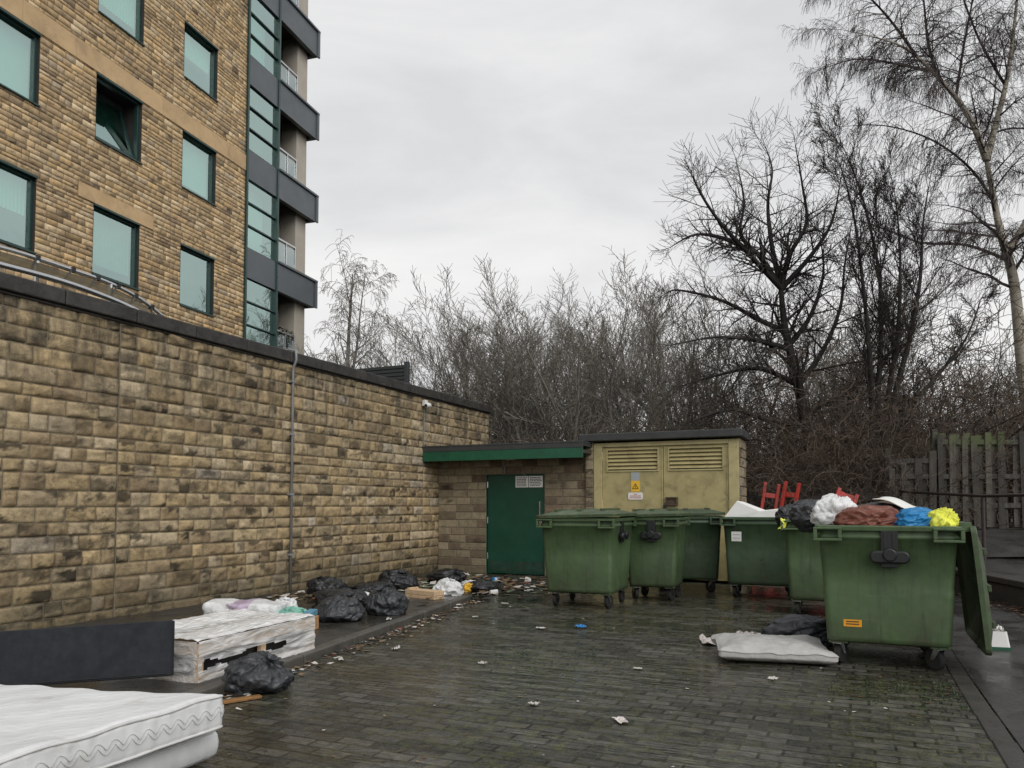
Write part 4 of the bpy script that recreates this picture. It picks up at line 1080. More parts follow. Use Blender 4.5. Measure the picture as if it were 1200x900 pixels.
tag(b.build('torn_strip', M['hivis'], smooth=True, loc=(-.70, 9.87, 1.21)), 'small yellow torn strip hanging over the rim of the second bin', 'wrapper')
# paper and cardboard on the heap
b = MB(); b.grid(lambda u, v: ((u - .5) * .34, (v - .5) * .22, .02 * math.sin(u * 5) + .01 * math.cos(v * 4)), 10, 6)
pp = b.build('paper_sheet', M['paper'], smooth=True, loc=(.34, 7.5, 1.375), rot=(R(10), R(14), R(-20))); sm = pp.modifiers.new('th', 'SOLIDIFY'); sm.thickness = .006
tag(pp, 'loose white paper sheet lying on top of the grey sack', 'paper')
b = MB(); b.box(-.2, .2, -.14, .14, -.01, .01); tag(b.build('cardboard_piece', M['rust'], loc=(.19, 7.75, 1.34), rot=(R(12), R(-10), R(10)), bevel=.003), 'dark brown cardboard piece behind the paper sheet', 'cardboard')
# foam in the fourth bin
fo = MB()
fo.add([(-.52, 0, 0), (-.50, .5, .0), (-.30, .45, .24), (-.33, 0.02, .25), (.0, 0.03, .10), (.02, .5, .11), (.30, .02, .13), (.34, .5, .15), (.42, .0, .02), (.44, .5, .03), (-.3, .02, -.08), (.2, .02, -.08), (-.3, .5, -.08), (.2, .5, -.08)],
       [(0, 3, 2, 1), (3, 4, 5, 2), (4, 6, 7, 5), (6, 8, 9, 7), (0, 10, 4, 3), (10, 11, 8, 6, 4), (1, 2, 5, 12), (12, 5, 7, 9, 13), (0, 1, 12, 10), (8, 11, 13, 9), (10, 12, 13, 11)])
fo = fo.build('packing_foam', M['foamwhite'], loc=(-1.24, 11.62, 1.17), bevel=.01, fix=True)
tag(fo, 'folded sheet of white packing foam sticking out of a bin', 'packaging')

# ================================================================== MATTRESSES, BED BASE, HEADBOARD
def sagz(x):  # top surface height over x (world)
    p = max(0, min(1.9, -2.96 - x)); return .405 - .135 * (p / 1.9) ** .75
def mat_fn(x, y, z):
    X = -3.93 + x; Y = 2.36 + y * (1 - .02 * math.sin(x * 3))
    th = z
    tuft = .006 * math.sin(x * 15) * math.sin(y * 15) if z > .05 else 0
    bulge = (.0045 * math.sin((x + y) * 38 + z * 34) * math.sin((x + y) * 38 - z * 34) if abs(z) < .08 else 0)
    dx = X + bulge if x > .9 else X; dy = Y + (bulge if abs(y) > .6 else 0)
    return (dx, dy - .03 * sstep((x + .9) / 1.8) * 0, sagz(X) - .10 + th + tuft + .006 * noise.noise(Vector((x * 3, y * 3, 0))))
mt_root = empty('mattress', (-3.9, 2.4, 0), 0, 'white quilted mattress in the near left corner, uppermost of two', 'mattress', 'dumped white mattresses')
mm = rbox(1.94, 1.40, .19, .05, 90, 66, 10, mat_fn); ob = mm.build('cover', M['mattress'], mt_root, smooth=True); ob.location = (3.9, -2.4, 0)
def pipe_loop(zz, mb, fn, hx, hy, r=.05):
    pts = []
    for p in rrect(hx - .004, hy - .004, r, zz, 6):
        pts.append(p)
    full = []
    n_ = len(pts)
    for i in range(n_):
        a, b_ = Vector(pts[i]), Vector(pts[(i + 1) % n_]); k = max(1, int((b_ - a).length / .06))
        for j in range(k): full.append(Vector(fn(*a.lerp(b_, j / k))))
    full.append(full[0]); mb.tube(full, .008, 6, caps=False)
b = MB(); pipe_loop(.078, b, mat_fn, .965, .695); pipe_loop(-.078, b, mat_fn, .965, .695)
ob = b.build('piping', M['piping'], mt_root, smooth=True); ob.location = (3.9, -2.4, 0)
b = MB(); b.grid(lambda u, v: tuple(Vector(mat_fn(.55 + .11 * u, -.703, .03 - .07 * v)) + Vector((0, -.004, 0))), 3, 2); ob = b.build('care_label', M['greysign'], mt_root); ob.location = (3.9, -2.4, 0)
b = MB(); pts_ = rrect(.972, .702, .05, 0, 6); full = []; acc = 0
for ph_ in (0, 1):
    full = []; acc = 0
    for i in range(len(pts_)):
        a_, b_ = Vector(pts_[i]), Vector(pts_[(i + 1) % len(pts_)]); L_s = (b_ - a_).length; k = max(1, int(L_s / .012))
        for j in range(k):
            q = a_.lerp(b_, j / k); sarc = acc + L_s * j / k
            zq = -.012 + .040 * abs(math.sin(sarc * math.pi / .085 + ph_ * math.pi / 2)) if ph_ == 0 else .012 - .040 * abs(math.sin(sarc * math.pi / .085 + math.pi / 2))
            w_ = Vector(mat_fn(q.x, q.y, zq)); full.append(w_)
        acc += L_s
    full.append(full[0]); b.tube(full, .0022, 3, caps=False)
ob = b.build('quilt_stitching', M['stitch'], mt_root, smooth=True); ob.location = (3.9, -2.4, 0)
def mat2_fn(x, y, z):
    X = -3.64 + x; Y = 2.44 + y; top = sagz(X) - .205
    zz = (z + .09) / .18
    return (X + .03 * math.sin(zz * 3), Y, .012 + (top - .012) * zz + .006 * noise.noise(Vector((x * 4, y * 4, 0))))
mt2 = empty('mattress', (-4.0, 2.4, 0), 0, 'white mattress squashed underneath the quilted one in the near left corner', 'mattress', 'dumped white mattresses')
mm = rbox(1.08, 1.40, .18, .05, 30, 30, 5, mat2_fn); ob = mm.build('cover', M['mattress'], mt2, smooth=True); ob.location = (4.0, -2.4, 0)
b = MB(); pipe_loop(.07, b, mat2_fn, .535, .695); ob = b.build('piping', M['piping'], mt2, smooth=True); ob.location = (4.0, -2.4, 0)
# wrapped base
bb = empty('bed_base', (-4.34, 4.18, .005), R(3.5), 'pale timber bed base wrapped in torn milky plastic on the pavement edge', 'bed base')
Lb, Wb, Hb = 1.42, .92, .35
fr = MB()
for y_ in (0, Lb - .04): 
    for z in (.02, Hb - .09): fr.box(-Wb, 0, y_, y_ + .04, z, z + .08)
for x_ in (-Wb, -.04):
    for z in (.021, Hb - .089): fr.box(x_, x_ + .04, .042, Lb - .042, z, z + .078)
for y_ in (0.0, .70, Lb - .07):
    for x_ in (-Wb, -.045): fr.box(x_ + .002, x_ + .043, y_ + .003, y_ + .065, .1, Hb - .09)
for k in range(7): fr.box(-Wb + .04, -.04, .12 + k * .19, .18 + k * .19, Hb - .03, Hb - .012)
fr.build('frame', M['pallet'], bb, bevel=.004)
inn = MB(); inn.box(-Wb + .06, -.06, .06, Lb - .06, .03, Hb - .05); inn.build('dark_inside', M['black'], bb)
fl = MB()
def side_film(fn, nu_, nv_, skip):
    vs = [fn(i / nu_, j / nv_) for j in range(nv_ + 1) for i in range(nu_ + 1)]
    fs = [(j * (nu_ + 1) + i, j * (nu_ + 1) + i + 1, (j + 1) * (nu_ + 1) + i + 1, (j + 1) * (nu_ + 1) + i) for j in range(nv_) for i in range(nu_) if not skip((i + .5) / nu_, (j + .5) / nv_)]
    fl.add(vs, fs)
def wz(u, v, s): return .012 * noise.noise(Vector((u * 3 * s, v * 9, s))) + .006 * noise.noise(Vector((u * 9, v * 22, s)))
side_film(lambda u, v: (.008 + wz(u, v, 1), Lb * u, .01 + Hb * v), 70, 26, lambda u, v: abs(v - (.47 + .10 * u + .03 * math.sin(u * 17))) < .075 + .05 * noise.noise(Vector((u * 9, 0, 0))) and .03 < u < .72)
side_film(lambda u, v: (-Wb * u, -.008 + wz(u, v, 2), .01 + Hb * v), 40, 20, lambda u, v: False)
side_film(lambda u, v: (-Wb * u, Lb * v, Hb + .012 + abs(wz(u, v, 3)) * 1.4 + .012 * math.sin(u * 9)), 46, 60, lambda u, v: False)
side_film(lambda u, v: (-Wb * u, Lb + .008 + wz(u, v, 4), .01 + Hb * v), 30, 12, lambda u, v: False)
fl.build('plastic_wrap', M['film'], bb, smooth=True)
# headboard leaning on the base
hbx = empty('headboard', (-4.36, 3.98, .08), 0, 'long dark navy headboard lying on its edge behind the mattresses', 'headboard')
av = Vector((-1.9, -1.08, 0)); av.normalize()
h = rbox(2.0, .07, .38, .012, 10, 2, 4); hb = h.build('panel', M['headboard'], hbx, smooth=False)
hb.location = tuple(av * 1.0 + Vector((0, 0, .225))); hb.rotation_euler = (R(-10), R(-3.0), math.atan2(-av.y, -av.x))
h = MB(); h.tube([(-.98, -.038, -.17), (.98, -.038, -.17)], .004, 4); h.build('seam', M['black'], hb)
# small things by the base
b = MB(); b.box(-.27, .27, -.03, .03, 0, .02); tag(b.build('orange_batten', M['plank_o'], loc=(-3.95, 4.02, .004), rot=(0, 0, R(62)), bevel=.004), 'short orange brown batten lying by the slumped black sack', 'plank')
b = MB(); b.box(-.28, .28, -.1, .1, 0, .055); b.box(-.28, .28, -.1, .1, .058, .12); b.box(-.25, -.2, -.09, .09, .12, .14)
tag(b.build('wooden_block', M['pallet'], loc=(-5.47, 9.3, .06), rot=(0, 0, R(-14)), bevel=.005), 'pale softwood timber block lying on the pavement beyond the black sacks', 'timber')
# purple/white packaging behind the base
pk = empty('packaging', (-6.2, 6.65, PZ), R(20), 'white film packaging with a purple patch behind the bed base', 'packaging')
M['purple'] = bag_mat('lilac printed film', (.50, .40, .52), .35)
m_ = rbox(.85, .35, .30, .05, 24, 12, 8, lambda x, y, z: (x + .02 * noise.noise(Vector((x, y, z)) * 8), y + .03 * noise.noise(Vector((x, y, z)) * 9), z * .62 + .12 + .04 * noise.noise(Vector((x * 4, y * 4, z)))))
m_.build('film_wrap', M['bag_white'], pk, smooth=True)
m_ = rbox(.28, .37, .312, .05, 10, 12, 8, lambda x, y, z: (x - .02 + .02 * noise.noise(Vector((x, y, z)) * 8), y + .03 * noise.noise(Vector((x, y, z)) * 9), z * .62 + .121 + .04 * noise.noise(Vector((x * 4, y * 4, z)))))
m_.build('purple_print', M['purple'], pk, smooth=True)
M['blue_print'] = simple('faded blue print', (.10, .26, .36), .6, var=.3, scale=20)
M['orange_print'] = simple('faded orange print', (.45, .25, .12), .6, var=.4, scale=20)
cb = empty('food_carton', (-5.12, 6.42, PZ), R(15), 'small orange and blue printed carton standing by the black sack', 'carton')
b = MB(); b.box(-.05, .05, -.09, .09, 0, .14); b.build('carton_body', M['orange_print'], cb, bevel=.006)
b = MB(); b.box(-.045, .045, -.085, .085, .141, .20, Matrix.Rotation(R(6), 4, 'X')); b.build('blue_top', M['blue_print'], cb, bevel=.006)
# cushion by the near bin
def cush(x, y, z):
    e = max(abs(x) / .5, abs(y) / .42); k = (1 - min(1, e) ** 3) * .75 + .25
    crumple = .03 * noise.noise(Vector((x * 4, y * 4, 1))) + .014 * noise.noise(Vector((x * 11, y * 11, 3)))
    return (x * (1 - .06 * math.cos(y * 3.6)), y * (1 - .05 * math.cos(x * 3)), max(.0, .085 + z * k * 1.15 + crumple * (1 if z > 0 else .2) - .02 * (x * .6)))
cu = empty('cushion', (-.70, 7.22, 0), R(14), 'grubby white seat cushion lying on the wet paving by the nearest bin', 'cushion')
m_ = rbox(.98, .80, .16, .035, 40, 34, 5, cush); m_.build('cover', M['cushion'], cu, smooth=True)
def cush_pipe(x, y, z): return Vector(cush(x, y, 0)) + Vector((0, 0, .004))
b = MB(); full = []
pts = rrect(.488, .398, .035, .05, 4)
for i in range(len(pts)):
    a, b_ = Vector(pts[i]), Vector(pts[(i + 1) % len(pts)]); k = max(1, int((b_ - a).length / .05))
    for j in range(k): q = a.lerp(b_, j / k); full.append(Vector(cush(q.x, q.y, .05)))
full.append(full[0]); b.tube(full, .008, 6, caps=False); b.build('piping', M['cushion'], cu, smooth=True)
make_bag('rubbish_bag', 'flattened dark sack lying between the cushion and the nearest bin', 'bag', (-.52, 8.05, 0), (.34, .28, .16), (.4, .9, .3), 'bag_grey', 61)
# tub at right
tb = empty('plastic_tub', (1.17, 8.45, .012), R(8), 'white plastic tub with a green base tipped by the hanging lid', 'tub')
b = MB(); b.loft([rrect(.12, .08, .02, 0), rrect(.095, .065, .02, .17)], True, False); b.loft([rrect(.09, .06, .02, .17), rrect(.11, .07, .02, .01)], False, True); b.build('tub_body', M['foamwhite'], tb, fix=False)
b = MB(); b.loft([rrect(.122, .082, .02, 0.0), rrect(.1205, .0805, .02, .03)]); b.build('green_band', M['fascia'], tb)
b = MB(); b.grid(lambda u, v: ((u - .5) * .14, (v - .5) * .1, .17 + .05 * noise.noise(Vector((u * 5, v * 5, 0))) + .02), 10, 8); b.build('crumpled_paper', M['paper'], tb)
b = MB(); b.box(-.05, .05, -.03, .03, 0, .13); tag(b.build('carton', M['paper'], loc=(1.42, 12.2, .012), rot=(0, R(6), R(20)), bevel=.004), 'small white carton standing on leaves at the retaining wall foot', 'carton')

# ================================================================== LITTER
M['litter_white'] = simple('soggy paper', (.52, .50, .46), .6, var=.35, scale=25)
def crumple(name, label, cat, loc, s, mat, seed, group=None):
    b = MB(); o_ = Vector((seed * 3.1, seed, 0)); 
    b.grid(lambda u, v: ((u - .5) * s[0] * (1 + .3 * noise.noise(o_ + Vector((v * 3, 0, 0)))), (v - .5) * s[1] * (1 + .3 * noise.noise(o_ + Vector((u * 3, 5, 0)))), .012 + abs(noise.noise(o_ + Vector((u * 4, v * 4, 0)))) * s[2]), 9, 7)
    ob = b.build(name, M[mat], loc=loc, rot=(0, 0, seed * 1.7)); return tag(ob, label, cat, group)
crumple('blue_wrapper', 'small crumpled blue wrapper on the paving in front of the bins', 'wrapper', (-2.78, 8.1, 0), (.12, .09, .07), 'blue', 2)
M['rw'] = simple('red and white wrapper', (.60, .54, .52), .5, var=.5, scale=30)
crumple('food_wrapper', 'flattened red and white wrapper in the near middle of the yard', 'wrapper', (-1.35, 4.7, 0), (.13, .06, .02), 'rw', 5)
scr = [((-3.15, 7.85), 'white scrap left of the blue wrapper'), ((-2.0, 4.85), 'long white scrap on the near paving, left of the red and white wrapper'), ((-1.65, 6.25), 'pale triangular scrap in the middle of the paving'), ((-3.95, 6.2), 'white scrap lying on the paving near the kerb'), ((-4.45, 7.35), 'white scrap beside the kerb in front of the round black sack'),
       ((-4.75, 7.3), 'larger crumpled white paper on the pavement before the sacks'), ((-4.9, 9.2), 'white scrap at the end of the kerb by the wooden block'), ((-4.1, 5.55), 'crumpled white scrap against the kerb by the bed base'), ((-4.1, 11.8), 'white scrap on the ground below the green door'), ((-4.7, 11.2), 'white crumpled tissue between the sacks and the green door'), ((-.6, 6.3), 'tiny white scrap below the cushion'), ((-2.9, 5.9), 'tiny white scrap left of the yard centre')]
for k, ((x, y_), lab) in enumerate(scr):
    onpv = x < kx(y_) - .1 and y_ < 9.4
    crumple('paper_scrap', lab, 'litter', (x, y_, .073 if onpv else 0), (rnd.uniform(.05, .13), rnd.uniform(.03, .07), rnd.uniform(.01, .04)), 'litter_white', k + 11, 'paper scraps on the ground')
crumple('paper_scrap', 'mottled red and white scraps heaped at the left end of the cushion', 'litter', (-1.28, 7.75, 0), (.35, .25, .07), 'rw', 51)
crumple('paper_scrap', 'crumpled pinkish paper lying just behind the cushion', 'litter', (-1.0, 8.3, 0), (.3, .14, .08), 'rw', 52)
crumple('paper_scrap', 'shiny white wrapper with red print by the foot of the door wall', 'litter', (-6.9, 13.2, 0), (.3, .2, .12), 'rw', 53)
def can(name, label, loc, r, L_, rz, mat, kind='can'):
    o = empty(name, (loc[0], loc[1], loc[2] + r), rz, label, kind)
    b = MB()
    if kind == 'can': b.tube([(-L_ / 2, 0, 0), (-L_ / 2 + .006, 0, 0), (-.01, 0, .002), (.012, 0, -.004), (L_ / 2 - .008, 0, 0), (L_ / 2, 0, 0)], [r * .8, r, r * .93, r * .86, r, r * .8], 16)
    elif kind == 'bottle': b.tube([(-L_ / 2, 0, 0), (-L_ / 2 + .01, 0, 0), (L_ * .15, 0, 0), (L_ * .3, 0, -.004), (L_ * .5, 0, -.006)], [r * .7, r, r, r * .4, r * .36], 16)
    else: b.tube([(-L_ / 2, 0, 0), (L_ / 2, 0, 0)], [r * .7, r], 18)
    b.build('container', M[mat], o, smooth=False)
    b = MB()
    if kind == 'can': b.tube([(-.03, 0, .0015), (.03, 0, -.0045)], [r * .985, r * .93], 16, caps=False); b.build('label_band', M['white'], o)
    elif kind == 'bottle': b.tube([(L_ * .5, 0, -.006), (L_ * .56, 0, -.007)], r * .42, 12); b.build('cap', M['red'], o)
    else: b.tube([(L_ / 2 - .004, 0, 0), (L_ / 2 + .006, 0, 0)], r * 1.06, 18); b.build('cup_lid', M['black'], o)
can('drinks_can', 'dented red drinks can lying on the ground left of the green door', (-6.95, 12.9, 0), .033, .12, .4, 'red')
can('drinks_can', 'blue drinks can lying in the litter before the green door', (-5.9, 12.5, 0), .033, .12, 1.3, 'blue')
can('plastic_bottle', 'green tinted plastic bottle lying in the litter by the far corner', (-6.4, 11.4, 0), .04, .26, 2.2, 'fascia', 'bottle')
can('paper_cup', 'white paper cup with black lid lying near the white carrier bag', (-5.0, 10.55, 0), .042, .12, .9, 'paper', 'cup')
can('paper_cup', 'white paper cup lying under the green door sign on the wet ground', (-5.3, 12.6, 0), .042, .12, 2.5, 'paper', 'cup')
b = MB(); b.box(-.2, .2, -.13, .13, 0, .006); b.box(.203, .40, -.13, .13, 0, .006, Matrix.Rotation(R(-12), 4, 'Y'))
tag(b.build('cardboard_sheet', M['pallet_wet'], loc=(-6.5, 12.3, .004), rot=(0, 0, R(25))), 'flattened brown cardboard lying soaked in the far corner', 'cardboard')
b = MB(); b.box(-.14, .14, -.10, .10, 0, .07); b.box(-.14, .14, .101, .19, .066, .071)
tag(b.build('cardboard_box', M['pallet_wet'], loc=(-7.15, 11.6, 0), rot=(0, 0, R(-30)), bevel=.003), 'small crushed cardboard box at the wall foot in the far corner', 'box')
# loose fragments
LM = [simple('pale litter', (.55, .53, .48), .6), simple('red litter', (.22, .07, .05), .5), simple('tan litter', (.20, .14, .08), .6), simple('dark litter', (.03, .03, .03), .5), M['leaf'], simple('green litter', (.12, .18, .10), .5)]
b = MB()
def frag(x, y_, z, s, mi):
    a = rnd.uniform(0, 6.28); c, s2 = math.cos(a), math.sin(a); w = s * rnd.uniform(.4, 1); t = rnd.uniform(0, .6) * s
    b.add([(x - c * s + s2 * w, y_ - s2 * s - c * w, z), (x + c * s + s2 * w, y_ + s2 * s - c * w, z + t), (x + c * s * .8 - s2 * w, y_ + s2 * s * .8 + c * w, z + t * .6), (x - c * s - s2 * w, y_ - s2 * s + c * w, z + .3 * t)], [(0, 1, 2, 3)], mi)
for i in range(1500):
    # along the wall foot and the far corner
    if rnd.random() < .62:
        y_ = 7.6 + 5.6 * rnd.random() ** .8; x = -7.5 + abs(rnd.gauss(0, 1)) * 1.0 + max(0, y_ - 9.5) * .12
    else:
        x = rnd.gauss(-5.2, .65); y_ = rnd.gauss(11.6, .9)
    if x < -7.6 or x > -3.6 or y_ > 13.6: continue
    onpv = x < kx(y_) - .1 and y_ < 9.5
    frag(x, y_, (.078 if onpv else .006) + rnd.uniform(0, .02), rnd.uniform(.012, .055) * rnd.choice((1, 1, 1.6)), rnd.choices(range(6), (3, 1, 2.5, 5, 2.5, .7))[0])
for i in range(700):
    y_ = rnd.uniform(3.2, 9.8); x = kx(y_) + abs(rnd.gauss(0, .13)) + .01
    frag(x, y_, .006, rnd.uniform(.008, .028), rnd.choices(range(6), (2, .3, 3, 3, 5, .2))[0])
for i in range(420):
    x = rnd.uniform(-5, .8); y_ = rnd.uniform(2.5, 12); frag(x, y_, .005, rnd.uniform(.004, .014), rnd.choices(range(6), (2, .2, 3, 2, 3, .3))[0])
tag(b.build('litter', LM), 'scattered small rubbish and leaves on the ground', kind='stuff')
b = MB()
for i in range(900):
    t = rnd.uniform(-5, 4.5); q = p0 + dd * t - nn * (abs(rnd.gauss(0, .16)) + .04); frag(q.x, q.y, .018 + rnd.uniform(0, .02), rnd.uniform(.012, .03), 0)
for i in range(160):
    x = rnd.gauss(.35, .35); y_ = rnd.gauss(6.3, .35); frag(x, y_, .006, rnd.uniform(.006, .016), rnd.choice((0, 1)))
tag(b.build('fallen_leaves', [M['leaf'], M['ivy']]), 'wet brown leaves gathered along the retaining wall', kind='stuff')
# moss and weed tufts in the paving
b = MB()
for cx_, cy_, n_, sp in ((.45, 6.25, 500, .3), (-2.6, 6.4, 260, .35), (-4.0, 9.6, 150, .5), (-.9, 9.3, 240, .5), (-3.0, 8.9, 200, .8)):
    for i in range(n_):
        x, y_ = rnd.gauss(cx_, sp), rnd.gauss(cy_, sp); h = rnd.uniform(.004, .016); a = rnd.uniform(0, 3.1); c, s2 = math.cos(a) * .006, math.sin(a) * .006
        b.add([(x - c, y_ - s2, 0), (x + c, y_ + s2, 0), (x + rnd.uniform(-.01, .01), y_ + rnd.uniform(-.01, .01), h)], [(0, 1, 2)])
tag(b.build('moss', M['ivy']), 'low moss and weed between the paving blocks', kind='stuff')

# ================================================================== TREES
class Tree:
    def __init__(self, seed): self.rd = random.Random(seed); self.lines = []
    def branch(self, p, d, L, r, lvl, P):
        rd = self.rd; n = P['seg'][min(lvl, len(P['seg']) - 1)]; st = L / n; pts = [p.copy()]; rs = [r]; d = d.normalized(); dirs = [d.copy()]
        wob = P['wob'][min(lvl, len(P['wob']) - 1)]; up = P['up'][min(lvl, len(P['up']) - 1)]
        for i in range(n):
            d = (d + Vector((rd.gauss(0, wob), rd.gauss(0, wob), rd.gauss(0, wob))) + Vector((0, 0, up))).normalized()
            p = p + d * st
            if p.z < .25: p.z = .25; d.z = abs(d.z)
            pts.append(p.copy()); dirs.append(d.copy()); rs.append(max(P['rmin'], r * (1 - .82 * (i + 1) / n)))
        self.lines.append((pts, rs, lvl))
        self.spawn(pts, dirs, rs, L, lvl, P)
    def spawn(self, pts, dirs, rs, L, lvl, P, t0=None):
        rd = self.rd
        if lvl >= P['max']: return
        k = P['n'][min(lvl, len(P['n']) - 1)]; k = max(0, int(k * rd.uniform(.75, 1.25) + .5))
        start = P['start'][min(lvl, len(P['start']) - 1)] if t0 is None else t0
        for j in range(k):
            t = start + (1 - start) * (j + rd.random()) / k; f = t * (len(pts) - 1); i = min(int(f), len(pts) - 2); q = pts[i].lerp(pts[i + 1], f - i)
            ax = dirs[i].orthogonal().normalized(); ax.rotate(Matrix.Rotation(rd.uniform(0, 6.283), 3, dirs[i])); ang = R(rd.uniform(*P['ang'][min(lvl, len(P['ang']) - 1)]))
            nd = dirs[i] * math.cos(ang) + ax * math.sin(ang)
            cl = L * P['len'][min(lvl, len(P['len']) - 1)] * rd.uniform(.6, 1.15) * (1.15 - .55 * t)
            self.branch(q, nd, cl, max(P['rmin'], rs[i] * P['rr']), lvl + 1, P)
    def main(self, pts, rs, P, lvl=0, t0=.3, Lf=1.0):
        """a traced limb: smooth it and spawn from it"""
        A = arc(pts, 4 * (len(pts) - 1)); n = len(A); L = sum((A[i + 1] - A[i]).length for i in range(n - 1))
        rs = (rs[0], rs[1] * .45)
        R_ = [rs[0] + (rs[1] - rs[0]) * i / (n - 1) for i in range(n)]
        D = [(A[min(i + 1, n - 1)] - A[max(i - 1, 0)]).normalized() for i in range(n)]
        self.lines.append((A, R_, lvl)); self.spawn(A, D, R_, L * Lf, lvl, P, t0)
        self.branch(A[-1], D[-1], L * Lf * .35, R_[-1], lvl + 1, P)
    def meshes(self, split=1):
        a, b = MB(), MB()
        for pts, rs, lvl in self.lines:
            if lvl <= split: a.tube(pts, rs, 8 if lvl == 0 else 5, caps=False)
            else: b.tube(pts, rs, 3, caps=False)
        return a, b
def plant(name, T, loc, label, cat, bark, twig, split=1, group=None, rz=0):
    o = empty(name, loc, rz, label, cat, group)
    a, b = T.meshes(split)
    if split >= 0:
        t = a.build('trunk', bark, o, smooth=True)
    c = b.build('crown', twig, o)
    KIDS[o.name] = [t, c] if split >= 0 else [c]
    print(name, len(T.lines), len(a.f) + len(b.f))
    return o

# birch at right
PB = dict(seg=[8, 6, 5, 5], wob=[.10, .14, .15, .12], up=[.03, -.03, -.16, -.42], n=[15, 14, 15, 0], start=[.2, .15, .1, .1], ang=[(35, 70), (30, 65), (30, 70), (20, 60)], len=[.45, .55, .70, .6], rr=.42, rmin=.0032, max=3)
PB1 = dict(PB, n=[0, 38, 17, 0])
T = Tree(3); O = Vector((4.3, 23.8, 0))
W_ = lambda *a: [Vector(p) - O for p in a]
T.main(W_((4.45, 23.9, .6), (4.1, 23.6, 4.7), (3.9, 23.4, 7.2), (3.6, 23.2, 8.5), (3.3, 22.9, 10.3)), (.19, .12), PB, 0, .45, .55)
T.main(W_((3.3, 22.9, 10.3), (2.9, 22.6, 11.4), (2.2, 22.4, 12.5), (1.4, 22.2, 13.4), (.4, 22.0, 13.9)), (.09, .02), PB, 0, .1, .9)
T.main(W_((3.3, 22.9, 10.3), (3.55, 23.0, 11.3), (3.8, 23.1, 12.3), (4.0, 23.1, 13.6), (4.2, 23.1, 15.5), (4.3, 23, 17)), (.09, .02), PB, 0, .1, .6)
T.main(W_((3.75, 23.3, 7.9), (4.2, 23.4, 8.7), (4.8, 23.6, 9.9), (5.2, 23.7, 11.5), (5.6, 23.8, 13.5)), (.10, .03), PB, 0, .1, .7)
T.main(W_((3.8, 23.3, 7.7), (2.8, 22.8, 8.1), (1.7, 22.4, 8.2), (.4, 22.0, 8.8), (-.8, 21.8, 9.1)), (.055, .012), PB1, 1, .1, .42)
T.main(W_((3.7, 23.2, 8.3), (3.0, 22.9, 8.4), (2.0, 22.6, 8.55), (1.2, 22.4, 8.4)), (.04, .01), PB1, 1, .1, .5)
T.main(W_((3.5, 23.1, 9.2), (2.9, 22.7, 10.1), (2.0, 22.4, 10.9), (.9, 22.2, 11.4), (-.2, 22.0, 11.5)), (.05, .012), PB1, 1, .1, .5)
T.main(W_((2.2, 22.4, 12.5), (2.0, 22.5, 13.6), (1.9, 22.6, 15.2), (1.7, 22.6, 16.8)), (.06, .012), PB1, 1, .1, .6)
T.main(W_((2.6, 22.5, 11.9), (2.8, 22.5, 13.2), (3.1, 22.6, 15.0), (3.0, 22.6, 16.8)), (.05, .012), PB1, 1, .1, .6)
T.main(W_((1.7, 22.2, 13.1), (1.0, 22.2, 14.4), (.2, 22.1, 15.4), (-.6, 22.0, 15.7)), (.05, .012), PB1, 1, .1, .6)
T.main(W_((2.0, 22.4, 12.7), (1.2, 22.2, 13.0), (.2, 22.0, 13.25), (-.9, 21.8, 13.0)), (.05, .010), PB1, 1, .1, .55)
T.main(W_((3.8, 23.1, 12.3), (3.2, 22.9, 13.6), (2.7, 22.8, 15.4), (2.4, 22.7, 17)), (.05, .012), PB1, 1, .1, .6)
plant('birch_tree', T, tuple(O), 'tall silver birch with pale trunk and drooping bare twigs behind the fence', 'tree', M['birch'], M['birch_twig'], 0)

# dark gnarled tree
PH = dict(seg=[7, 6, 5, 5], wob=[.14, .13, .13, .10], up=[.05, .03, .05, .04], n=[13, 12, 8, 0], start=[.25, .15, .1, .1], ang=[(30, 70), (30, 75), (30, 75), (25, 70)], len=[.62, .6, .72, .6], rr=.5, rmin=.0042, max=3)
O = Vector((-.9, 19.5, 0)); T = Tree(8)
def cam_pt(u, v, d):  # photo pixel and distance along the view axis -> point (used once, to lay out limbs at their real distance)
    th, pi_ = R(24), R(2.5); a = (u - 600) / 900; b_ = -(v - 553) / 900
    F = Vector((-math.sin(th) * math.cos(pi_), math.cos(th) * math.cos(pi_), math.sin(pi_))); Rr = Vector((math.cos(th), math.sin(th), 0)); U = Rr.cross(F)
    return Vector((0, 0, 1.35)) + (F + Rr * a + U * b_) * d
def L_(pts, d0=18.0, dj=0.0):
    return [cam_pt(u, v, d0 + dj * i) for i, (u, v) in enumerate(pts)]
O = cam_pt(955, 592, 18); O.z = .3
def rel(pts): return [p - O for p in pts]
T.main(rel(L_([(955, 595), (948, 520), (935, 450), (920, 385), (915, 335)])), (.17, .11), PH, 0, .25, .55)
PH1 = dict(PH, n=[0, 20, 12, 0]); hub = (916, 338); mid = (936, 452)
